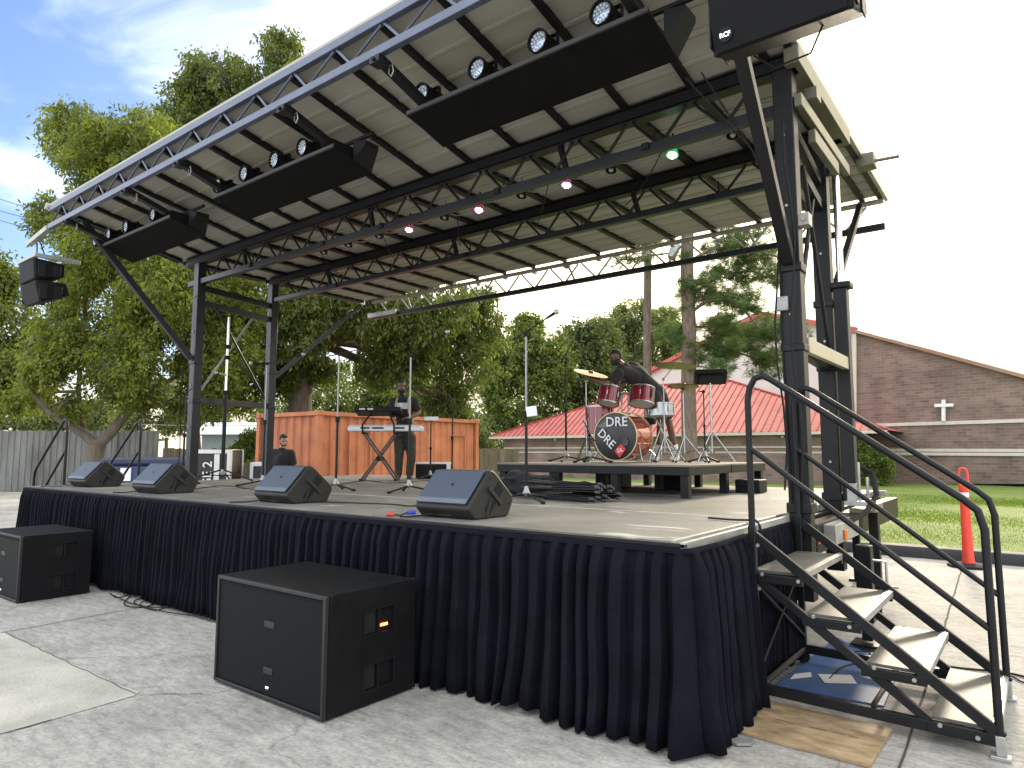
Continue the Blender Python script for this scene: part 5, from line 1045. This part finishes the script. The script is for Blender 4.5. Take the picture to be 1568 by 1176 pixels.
# ---- shed seen over the fence on the far left
sh=thing('garden_shed','small pale shed with white roof seen beyond the grey fence','shed',LD(-13.6,36))
MB().add([LD(-16.4,36,0),LD(-13.2,36,0),LD(-13.2,39,0),LD(-16.4,39,0),LD(-16.4,36,2.5),LD(-13.2,36,2.5),LD(-13.2,39,2.5),LD(-16.4,39,2.5)],[(0,1,5,4),(1,2,6,5),(2,3,7,6),(3,0,4,7)]).build('wall',M('shed_green',(.22,.27,.25),.7),sh,smooth=False)
MB().add([LD(-16.9,35.6,2.5),LD(-12.8,35.6,2.5),LD(-12.8,39.3,2.5),LD(-16.9,39.3,2.5),LD(-16.9,37.4,3.2),LD(-12.8,37.4,3.2)],[(0,1,5,4),(2,3,4,5),(0,4,3),(1,2,5),(3,2,1,0)]).build('roof',M('shed_roof',(.55,.6,.62),.5),sh,smooth=False)
# ---------------------------------------------------------------- trees
def leaves(name,centres,n_per,size,drop,spread,m,parent,seed,aspect=2.6,clump=.45,shade=None):
    """leaf faces strung on short twigs around the given twig points"""
    g=np.random.default_rng(seed); C=np.array(centres); T=len(C); n=T*n_per
    tw=np.repeat(C,n_per,0); ang=g.uniform(0,2*PI,T); dirs=np.stack([np.cos(ang),np.sin(ang),g.uniform(-.6,.35,T)-drop],1); dirs/=np.linalg.norm(dirs,axis=1)[:,None]
    t_=g.uniform(0,1,n); pos=tw+np.repeat(dirs,n_per,0)*(t_*clump)[:,None]+g.normal(0,spread,(n,3))
    d=np.repeat(dirs,n_per,0)*.5+g.normal(0,.6,(n,3)); d[:,2]-=drop; d/=np.linalg.norm(d,axis=1)[:,None]
    u=np.cross(d,g.normal(0,1,(n,3))); u/=np.linalg.norm(u,axis=1)[:,None]
    L_=size*g.uniform(.6,1.25,n); W_=L_/aspect/2; v=np.empty((n,4,3))
    v[:,0]=pos; v[:,1]=pos+d*(L_*.45)[:,None]+u*W_[:,None]; v[:,2]=pos+d*L_[:,None]; v[:,3]=pos+d*(L_*.45)[:,None]-u*W_[:,None]
    tint=np.clip(np.repeat(g.normal(.45,.22,T),n_per)+g.normal(0,.12,n),0,1)
    off=np.array(wloc(parent)); me=fastmesh(name,v-off,4,tint); o=link(name,me,m,parent,False); return o
def lobe_pts(c,r,n,rs,hollow=.35,gap=.25):
    out=[]; c=V(c); tries=0
    while len(out)<n and tries<n*12:
        tries+=1
        q=V((rs.gauss(0,1),rs.gauss(0,1),rs.gauss(0,1))).normalized(); k=rs.random()**.45; k=hollow+(1-hollow)*k
        p=V((q.x*r[0]*k,q.y*r[1]*k,q.z*r[2]*k))
        if noise.noise((c+p)*.9)<-gap+ .3*(k-.8): continue
        if noise.noise((c+p)*.45+V((7,3,1)))*.55+1<k*1.12: continue
        out.append(c+p)
    return out
def tree(name,label,cat,base_px,depth,trunk,lobes,m,bm,n_tw,n_per,size,seed,drop=.5,group='trees behind the stage',aspect=2.6,clump=.45,spread=.1,limbs=True,hollow=.35,gap=.25,flat=.75,mains=()):
    """trunk: list of (px,py,radius) going up; lobes: (px,py,rx,ry,depth offset) in photo pixels"""
    rs=random.Random(seed); b0=G(base_px,depth); root=thing(name,label,cat,b0,group)
    tp=[b0]+[P(px,py,depth) for px,py,_ in trunk]; rr_=[trunk[0][2]*1.35]+[t_[2] for t_ in trunk]
    # subdivide for a wandering trunk
    pts=[];rad=[]
    for i in range(len(tp)-1):
        for k in range(4):
            f_=k/4; q=tp[i].lerp(tp[i+1],f_); q+=V((noise.noise(q*.8),noise.noise(q*.8+V((9,0,0))),0))*rr_[i]*.35; pts.append(q); rad.append(rr_[i]+(rr_[i+1]-rr_[i])*f_)
    pts.append(tp[-1]); rad.append(rr_[-1])
    tb=MB(); tb.tube(pts,rad,12); tips=[]; area=[]
    LB=[]
    for (px,py,rx,ry,do) in lobes:
        D=depth+do; k=D/FPX; LB.append((P(px,py,D),(rx*k,min(rx,ry)*k*flat,ry*k),rx*ry))
    tot=sum(l[2] for l in LB)
    MP=[]
    for ml,r0m in mains:
        w=[P(x,y,depth+o_) for x,y,o_ in ml]; w=[w[0]]+[w[i-1].lerp(w[i],j/2) for i in range(1,len(w)) for j in (1,2)]; tb.tube(w,r0m,10,r2=r0m*.12); MP+=w[2:]
    for c,r,a_ in LB:
        n=max(6,int(n_tw*a_/tot)); tips+=lobe_pts(c,r,n,rs,hollow,gap)
        if limbs:
            s_=min(MP,key=lambda q:(q-c).length+max(0,q.z-c.z)*2) if MP else (tp[-1] if rs.random()<.6 else tp[-2].lerp(tp[-1],.6)); e_=c+V((0,0,-r[2]*.2)); md=s_.lerp(e_,.5)+V((rs.uniform(-.4,.4),rs.uniform(-.4,.4),rs.uniform(0,.5)))
            r0=trunk[-1][2]*(.55 if not MP else .26); path=[s_.lerp(md,i/4).lerp(md.lerp(e_,i/4),i/4) for i in range(5)]; tb.tube(path,r0,8,r2=r0*.3)
            for _ in range(7):
                q=lobe_pts(c,[x*.8 for x in r],1,rs,.5,9)
                if q: st_=path[rs.randint(2,4)]; mm=st_.lerp(q[0],.5)+V((0,0,rs.uniform(-.1,.3))); tb.tube([st_,mm,q[0]],r0*.28,5,r2=r0*.06,cap=False)
    tb.build('trunk',bm,root)
    leaves('crown',tips,n_per,size,drop,spread,m,root,seed,aspect,clump)
    return root
# the big tree at the left
tree('shade_tree','big spreading shade tree with forked pale trunk in front of the grey fence','tree',147,21.5,[(150,720,.24),(148,680,.25)],
 [(150,250,95,85,0),(110,200,60,50,1),(215,220,80,70,-1),(260,300,100,90,0),(150,370,120,90,0),(70,330,30,50,1),(240,430,130,90,-1),(340,470,90,90,1),(90,520,90,60,0),(190,560,110,60,-1),(330,560,95,70,0),(60,600,50,26,1),(210,490,120,60,1),(120,450,60,60,1),(300,380,80,70,1),(255,215,55,45,1),(300,620,60,25,0),(60,560,60,45,-.6),(30,610,40,24,-.5),(110,615,40,18,-.4),(215,600,50,26,-.3)],
 leaf_a,bark_light,4900,28,.165,11,.5,hollow=.15,gap=.42,mains=[([(149,682,0),(128,664,0),(100,648,-.3),(72,628,-.5),(50,602,-.6),(38,575,-.8),(45,530,-.8)],.17),([(149,682,0),(172,660,0),(196,630,.2),(214,604,.3),(232,570,.4),(245,500,.5),(262,400,.5),(255,300,.3)],.19),([(214,604,.3),(255,585,-.3),(300,560,-.6),(340,500,-.8)],.10),([(128,664,0),(120,600,.5),(128,500,.8),(140,380,.8),(150,270,.5)],.10)])
tree('pecan_tree','tall dark pecan tree with drooping leaves rising above the middle of the canopy','tree',461,25,[(462,650,.42),(460,560,.40),(478,520,.34)],
 [(310,110,40,55,0),(345,150,80,80,0),(270,200,50,50,0),(290,150,40,50,0),(430,75,45,45,0),(425,150,70,90,0),(300,215,80,60,0),(400,300,110,90,0),(345,430,80,80,0),(470,480,70,70,-2),(560,470,90,50,-2),(640,480,110,60,-2),(610,540,100,55,-1),(700,530,75,80,0),(430,560,60,50,0),(520,420,110,60,-1),(730,470,50,45,0),(690,610,60,50,0)],
 leaf_b,bark,3900,28,.20,22,.8,hollow=.15,gap=.4)
tree('leaning_tree','dark tree filling the gap under the canopy left of the middle','tree',300,24,[(300,660,.14),(310,600,.12)],[(330,470,80,70,0),(390,520,70,70,0),(320,560,80,50,0),(370,600,50,30,1),(480,560,50,40,1)],leaf_b,bark,700,22,.22,23,.6)
# far trees behind
far=[('far_left_tree','dense dark tree at the left edge of the picture beyond the big shade tree',-15,30,[(-15,660,.2)],[(10,500,60,70,0),(15,560,55,60,-1),(-20,600,60,50,-1),(-40,440,60,90,0),(20,580,55,50,0),(5,440,25,35,0)],leaf_b,1700,.2),
('hedge_tree','hazy green bushy tree above the left end of the grey fence',60,38,[(60,680,.1)],[(60,640,90,34,0),(-30,640,70,34,0),(140,640,60,30,0)],leaf_far,700,.22),
('thin_tree','small bright green tree behind the grey fence right of the forked trunk',255,44,[(255,670,.1)],[(200,640,50,30,0),(270,640,50,26,0),(330,650,50,20,0),(245,600,50,26,0)],leaf_far,600,.24),
('small_tree','light green tree filling the background behind the left end of the container',560,42,[(560,640,.15)],[(540,600,65,50,0),(480,600,50,45,0),(610,590,60,60,0),(420,630,50,40,0),(520,650,70,30,0)],leaf_c,1100,.24),
('round_tree','rounded green tree behind the right end of the container',660,46,[(655,690,.15)],[(650,620,50,60,0),(700,660,60,50,0),(740,690,40,30,0),(600,640,40,40,0)],leaf_far,900,.24),
('dense_tree','tall dense green tree directly left of the drum kit microphones',800,55,[(800,690,.2)],[(800,540,55,50,0),(760,560,45,60,1),(840,560,45,60,0),(800,610,70,60,0),(760,660,50,30,0),(850,640,40,40,0),(812,500,30,26,0)],leaf_c,1700,.33),
('middle_tree','green tree standing behind the left cymbal of the drum kit',905,58,[(905,690,.2)],[(890,560,50,55,0),(880,510,30,24,0),(925,540,45,60,0),(910,620,60,40,0),(860,600,30,40,0),(955,600,45,40,0)],leaf_far,1500,.34),
('sunlit_tree','yellow green sunlit tree around the thin pole behind the drummer',960,62,[(985,690,.2),(980,560,.16)],[(965,480,34,26,0),(990,510,50,40,0),(940,510,28,34,0),(1030,520,28,40,0),(1010,560,40,34,0),(960,560,40,30,0),(1025,480,18,20,0)],leaf_warm,1100,.34)]
for nm,lb,bx,dp,tr_,lo,lm,nt_,sz in far: tree(nm,lb,'tree',bx,dp,tr_,lo,lm,bark,nt_,20,sz,hash(nm)%97 if 0 else len(lb)*7+len(nm),drop=.3,clump=.6,spread=.16,aspect=1.9,limbs=(nm=='sunlit_tree'),group='trees behind the stage')
# bushes
tree('round_bush','bright green round bush beside the left end of the orange container','bush',385,24,[(385,700,.04)],[(385,680,24,26,0),(368,690,16,18,0),(398,672,16,18,0)],leaf_c,bark,260,22,.13,61,drop=0,group='bushes',clump=.25,spread=.06,limbs=False)
tree('clipped_bush','green bush at the foot of the church wall behind the right posts','bush',1335,30,[(1335,720,.04)],[(1335,712,28,30,0),(1318,700,18,26,0),(1350,720,16,22,0)],leaf_c,bark,420,24,.14,62,drop=0,group='bushes',clump=.25,spread=.06,limbs=False)
# pine with needle tufts
def tuft_mesh(tips,n,ln,wd,parent,seed):
    g=np.random.default_rng(seed); C=np.array(tips); T=len(C); N=T*n; base=np.repeat(C,n,0)+g.normal(0,.05,(N,3)); d=g.normal(0,1,(N,3)); d[:,2]=d[:,2]*.6+.15; d/=np.linalg.norm(d,axis=1)[:,None]
    u=np.cross(d,g.normal(0,1,(N,3))); u/=np.linalg.norm(u,axis=1)[:,None]; l=ln*g.uniform(.6,1.2,N)[:,None]; v=np.empty((N,3,3)); v[:,0]=base-u*wd; v[:,1]=base+u*wd; v[:,2]=base+d*l
    tint=np.clip(np.repeat(g.normal(.45,.22,T),n)+g.normal(0,.1,N),0,1)
    return link('crown',fastmesh('crown',v-np.array(wloc(parent)),3,tint),needle_m,parent,False)
pr=thing('pine_tree','tall pine with thick straight trunk and curved branches right of the drummer','tree',G(1056,27),'trees behind the stage')
tb=MB(); D=27; tb.tube([G(1056,D)]+[P(x,y,D) for x,y in ((1056,700),(1054,600),(1055,500),(1052,420),(1053,330),(1050,230),(1052,80))],[.36,.32,.29,.28,.26,.24,.21,.16],14)
tips=[]; rs=random.Random(9)
def branch(pts,dofs,r,tn,rx):
    W=[P(x,y,D+dofs*i/(len(pts)-1)) for i,(x,y) in enumerate(pts)]; tb.tube(W,r,7,r2=r*.35)
    for i in range(1,len(W)):
        for _ in range(tn):
            f_=rs.random(); q=W[i-1].lerp(W[i],f_); e_=q+V((rs.gauss(0,rx),rs.gauss(0,rx),rs.gauss(.15,rx*.55)))
            if i==1 and rs.random()<.6: continue
            tb.tube([q,q.lerp(e_,.5)+V((0,0,-.05)),e_],.018,5,r2=.006,cap=False)
            for __ in range(11): tips.append(e_+V((rs.gauss(0,.26),rs.gauss(0,.26),rs.gauss(0,.13))))
branch([(1056,480),(1080,462),(1110,458),(1140,475),(1160,500),(1195,520),(1212,525)],-1.5,.075,7,.5)
branch([(1056,450),(1075,440),(1105,420),(1150,415),(1190,430)],.8,.07,9,.55)
branch([(1056,400),(1090,380),(1140,378),(1195,395)],-1,.07,9,.55)
branch([(1054,540),(1080,545),(1115,535),(1160,550),(1185,570)],.5,.06,9,.5)
branch([(1054,560),(1080,562),(1105,572)],-1,.045,5,.35)
branch([(1054,520),(1030,512),(1012,508)],1,.05,5,.35)
branch([(1056,500),(1090,500),(1125,505),(1150,530)],1.5,.05,9,.5)
branch([(1054,350),(1020,372),(985,380),(960,395)],-.5,.06,6,.5)
branch([(1054,330),(1100,345),(1150,350)],0,.06,8,.5)
tb.build('trunk',bark_pine,pr); tuft_mesh(tips,34,.30,.011,pr,5)
# utility pole, transformer and flood lamp, wires
up=thing('utility_pole','slim brown wooden pole with a grey box standing behind the drummer','pole',G(992,28))
MB().tube([G(992,28),P(991,520,28),P(992,388,28),P(993,340,28)],[.17,.165,.155,.15],12).build('shaft',bark_pine,up)
MB().beam(P(990,400,27.7),P(990,378,27.7),.36,.3).build('junction_box',alu_dull,up,bevel=.02)
MB().beam(P(990,392,27.6),P(1040,386,27.2),.06,.06).build('cross_arm',alu_dull,up)
MB().beam(P(1028,396,27.1),P(1036,372,27.1),.55,.3).build('flood_lamp',alu_dull,up,bevel=.03)
def wire(a_,b_,sag,r,n=14):
    return [a_.lerp(b_,i/n)+V((0,0,-sag*4*(i/n)*(1-i/n))) for i in range(n+1)]
b0=P(0,300,40)
for k_,(a_,b_,lb) in enumerate((((-60,282),(215,350),'highest'),((-60,303),(215,358),'middle'),((-60,318),(215,372),'lowest'))):
    w_=MB().tube(wire(P(*a_,40),P(*b_,34),.4,0),.016,5,cap=False); single('power_line',w_,rubber,P(-60,282,40),'thin dark overhead power line at the left edge, %s of the three'%lb,'power line','overhead power lines')
bwr=thing('barbed_wire','thin wires strung above the grey fence beside the forked tree','wire',LD(-16,27))
for k_ in range(6):
    z=2.7+k_*.42; MB().tube(wire(LD(-15.2,27.3,z),LD(-8.2,28,z+.05),.08,0),.012,4,cap=False).build('strand',alu_dull,bwr)
for lat in (-15.2,-11.7,-8.2): MB().tube([LD(lat,27.6,2.3),LD(lat,27.6,5.0)],.03,6).build('wire_post',dark_steel,bwr)
# ---------------------------------------------------------------- dumpster and flight cases beyond the far left deck edge
def boxat(mb,lat0,lat1,dep,dl_,z0,z1):
    vs=[LD(x,y,z) for z in (z0,z1) for x,y in ((lat0,dep),(lat1,dep),(lat1,dep+dl_),(lat0,dep+dl_))]
    return mb.add(vs,[(3,2,1,0),(4,5,6,7),(0,1,5,4),(1,2,6,5),(2,3,7,6),(3,0,4,7)])
navy=M('navy_plastic',(.02,.035,.11),.45,0,.2,4)
dm=thing('storage_bin','dark blue bin with two white sheets on its side behind the far left stairs','bin',LD(-8.6,16))
boxat(MB(),-9.55,-7.25,16,1.6,.1,1.28).build('body',navy,dm,bevel=.03); boxat(MB(),-9.6,-7.2,15.93,1.75,1.29,1.46).build('lid',M('navy_lid',(.016,.025,.06),.5),dm,bevel=.05)
boxat(MB(),-9.15,-8.9,15.97,.02,.92,1.22).build('paper_sheet',white_pl,dm); boxat(MB(),-8.5,-8.05,15.97,.02,.55,1.22).build('paper_sheet',white_pl,dm)
case_m=M('case_laminate',(.018,.018,.02),.5)
def flight_case(label,l0,l1,dep,h,d_=.7,txt=None,wh=False):
    r_=thing('flight_case',label,'flight case',LD((l0+l1)/2,dep),'flight cases left of the stage')
    boxat(MB(),l0+.02,l1-.02,dep+.02,d_,.14,h-.02).build('panel',case_m,r_)
    e=MB(); t_=.07
    for a_ in (l0,l1-t_): boxat(e,a_,a_+t_,dep,.03,.12,h)
    boxat(e,l0+t_,l1-t_,dep,.03,h-t_,h); boxat(e,l0+t_,l1-t_,dep,.03,.12,.12+t_); boxat(e,l0,l1,dep+.031,d_-.03,h-.02+.021,h+.012); boxat(e,l1-.018,l1+.005,dep+.031,.06,.12,h); boxat(e,l1-.018,l1+.005,dep+d_-.06,.06,.12,h)
    e.build('edge_trim',M('case_trim',(.62,.62,.6),.35,.3,.1),r_,bevel=.004)
    for lx in (l0+.06,l1-.12):
        for dy in (dep+.06,dep+d_-.12): boxat(MB(),lx,lx+.06,dy,.06,0,.115).build('castor',rubber,r_)
    if wh: boxat(MB(),l1-.33,l1-.22,dep-.008,.007,.2,h-.08).build('white_band',MATS['case_trim'],r_)
    if txt:
        o_=LD((l0+l1)/2+.0,dep-.006,h*.55); text(txt,.27,white_pl,r_,'lettering',frame(o_,(0,0,1),tuple(-(LD(1,0)-LD(0,0)))),.002)
    return r_
flight_case('tall black case with white edges lettered sideways behind the left front post',-6.78,-5.86,14.2,1.63,.7,'STAGE 2',True)
flight_case('lower black case with white edges behind the tripod pole',-5.6,-5.02,14.6,1.36,.6)
flight_case('long flat black case lying low against the brown fence',-5.0,-3.9,15.0,1.0,.6)
# ---------------------------------------------------------------- delineator post
dp=thing('delineator_post','orange plastic delineator post with white bands on the kerb side','traffic post',(.71,7.95,0))
om2=M('safety_orange',(.72,.055,.03),.5,0,.1,8)
MB().lathe((.71,7.95,.04),(0,0,1),[(0,.085),(.1,.07),(1.0,.055),(1.04,.062),(1.08,.062),(1.1,.05)],20).build('tube',om2,dp)
h=MB(); h.tube([(.66,7.95,1.12),(.66,7.95,1.3),(.675,7.95,1.35),(.71,7.95,1.37),(.745,7.95,1.35),(.76,7.95,1.3),(.76,7.95,1.12)],.018,8); h.build('grip_loop',om2,dp)
for z in (.72,.9): MB().lathe((.71,7.95,z),(0,0,1),[(0,.0655-.01*z),(.13,.0650-.01*z)],20).build('reflective_band',white_pl,dp)
MB().lathe((.71,7.95,0),(0,0,1),[(0,.26),(.03,.26),(.05,.2),(.06,.1)],8).build('base',rubber,dp,bevel=.004)
# ---------------------------------------------------------------- camera, sky, light
cam=bpy.data.cameras.new('camera'); co=bpy.data.objects.new('camera',cam); col.objects.link(co); scn.camera=co
co.location=CAM; co.rotation_euler=(PI/2+PITCH,0,YAW); cam.sensor_width=36; cam.lens=36*FPX/1568; cam.clip_end=3000; cam.clip_start=.05
sun_dir=ray(1400,215).normalized(); el=math.asin(sun_dir.z); az=math.atan2(sun_dir.x,sun_dir.y)
w=bpy.data.worlds.new('World'); scn.world=w; w.use_nodes=True; t=w.node_tree; L=t.links.new; bg=t.nodes['Background']; bg.inputs[1].default_value=.12
sk=t.nodes.new('ShaderNodeTexSky'); sk.sky_type='NISHITA'; sk.sun_disc=False; sk.sun_elevation=el; sk.sun_rotation=az; sk.air_density=1.0; sk.dust_density=2.0; sk.ozone_density=1.2
tc=t.nodes.new('ShaderNodeTexCoord'); nm=t.nodes.new('ShaderNodeVectorMath'); nm.operation='NORMALIZE'; L(tc.outputs['Generated'],nm.inputs[0])
mp=t.nodes.new('ShaderNodeMapping'); mp.inputs['Scale'].default_value=(1.6,1.6,3.2); L(nm.outputs[0],mp.inputs[0])
cn=t.nodes.new('ShaderNodeTexNoise'); cn.inputs['Scale'].default_value=1.6; cn.inputs['Detail'].default_value=10; cn.inputs['Roughness'].default_value=.55; cn.inputs['Distortion'].default_value=.5; L(mp.outputs[0],cn.inputs[0])
dt=t.nodes.new('ShaderNodeVectorMath'); dt.operation='DOT_PRODUCT'; dt.inputs[1].default_value=sun_dir; L(nm.outputs[0],dt.inputs[0])
# clear blue gap in the clouds high at the upper left
hd=ray(40,20).normalized(); hg_=t.nodes.new('ShaderNodeVectorMath'); hg_.operation='DOT_PRODUCT'; hg_.inputs[1].default_value=hd; L(nm.outputs[0],hg_.inputs[0])
hm=t.nodes.new('ShaderNodeMapRange'); hm.inputs[1].default_value=.80; hm.inputs[2].default_value=.97; hm.inputs[3].default_value=0; hm.inputs[4].default_value=.42; L(hg_.outputs['Value'],hm.inputs[0])
ma=t.nodes.new('ShaderNodeMath'); ma.operation='MULTIPLY_ADD'; ma.inputs[1].default_value=.08; L(dt.outputs['Value'],ma.inputs[0]); L(cn.outputs[0],ma.inputs[2])
mb_=t.nodes.new('ShaderNodeMath'); mb_.operation='SUBTRACT'; L(ma.outputs[0],mb_.inputs[0]); L(hm.outputs[0],mb_.inputs[1])
mr=t.nodes.new('ShaderNodeMapRange'); mr.inputs[1].default_value=.10; mr.inputs[2].default_value=.42; mr.interpolation_type='SMOOTHSTEP'; L(mb_.outputs[0],mr.inputs[0])
cc=t.nodes.new('ShaderNodeMix'); cc.data_type='RGBA'; L(mr.outputs[0],cc.inputs[0]); L(sk.outputs[0],cc.inputs[6]); cc.inputs[7].default_value=(6.3,6.4,6.5,1)
sd_=t.nodes.new('ShaderNodeMix'); sd_.data_type='RGBA'; sd_.blend_type='MULTIPLY'; sd_.inputs[0].default_value=1; L(sk.outputs[0],sd_.inputs[6]); sd_.inputs[7].default_value=(.55,.62,.80,1); L(sd_.outputs[2],cc.inputs[6])
# clouds are warmer and brighter round the low sun
gl=t.nodes.new('ShaderNodeMapRange'); gl.inputs[1].default_value=.35; gl.inputs[2].default_value=1.0; gl.interpolation_type='SMOOTHERSTEP'; L(dt.outputs['Value'],gl.inputs[0])
gc=t.nodes.new('ShaderNodeMix'); gc.data_type='RGBA'; L(gl.outputs[0],gc.inputs[0]); gc.inputs[6].default_value=(6.1,6.35,6.7,1); gc.inputs[7].default_value=(9.5,8.3,6.2,1)
# hazy cream band low over the horizon on the sun's side
sz=t.nodes.new('ShaderNodeSeparateXYZ'); L(nm.outputs[0],sz.inputs[0]); hz=t.nodes.new('ShaderNodeMapRange'); hz.inputs[1].default_value=.30; hz.inputs[2].default_value=.10; hz.interpolation_type='SMOOTHSTEP'; L(sz.outputs[2],hz.inputs[0])
hx=t.nodes.new('ShaderNodeMath'); hx.operation='MULTIPLY'; L(hz.outputs[0],hx.inputs[0]); sg=t.nodes.new('ShaderNodeMapRange'); sg.inputs[1].default_value=-.2; sg.inputs[2].default_value=.5; L(dt.outputs['Value'],sg.inputs[0]); L(sg.outputs[0],hx.inputs[1])
gh=t.nodes.new('ShaderNodeMix'); gh.data_type='RGBA'; L(hx.outputs[0],gh.inputs[0]); L(gc.outputs[2],gh.inputs[6]); gh.inputs[7].default_value=(3.7,3.25,2.5,1); L(gh.outputs[2],cc.inputs[7])
L(cc.outputs[2],bg.inputs[0])
sl=bpy.data.lights.new('sun','SUN'); sl.energy=1.0; sl.angle=R(6); sl.color=(1,.86,.66); so=bpy.data.objects.new('sun',sl); col.objects.link(so); so.rotation_euler=(-sun_dir).to_track_quat('-Z','Y').to_euler(); so.location=(0,0,20)
scn.view_settings.view_transform='Standard'; scn.view_settings.look='None'; scn.view_settings.exposure=1.75; scn.view_settings.gamma=1
scn.render.engine='CYCLES'
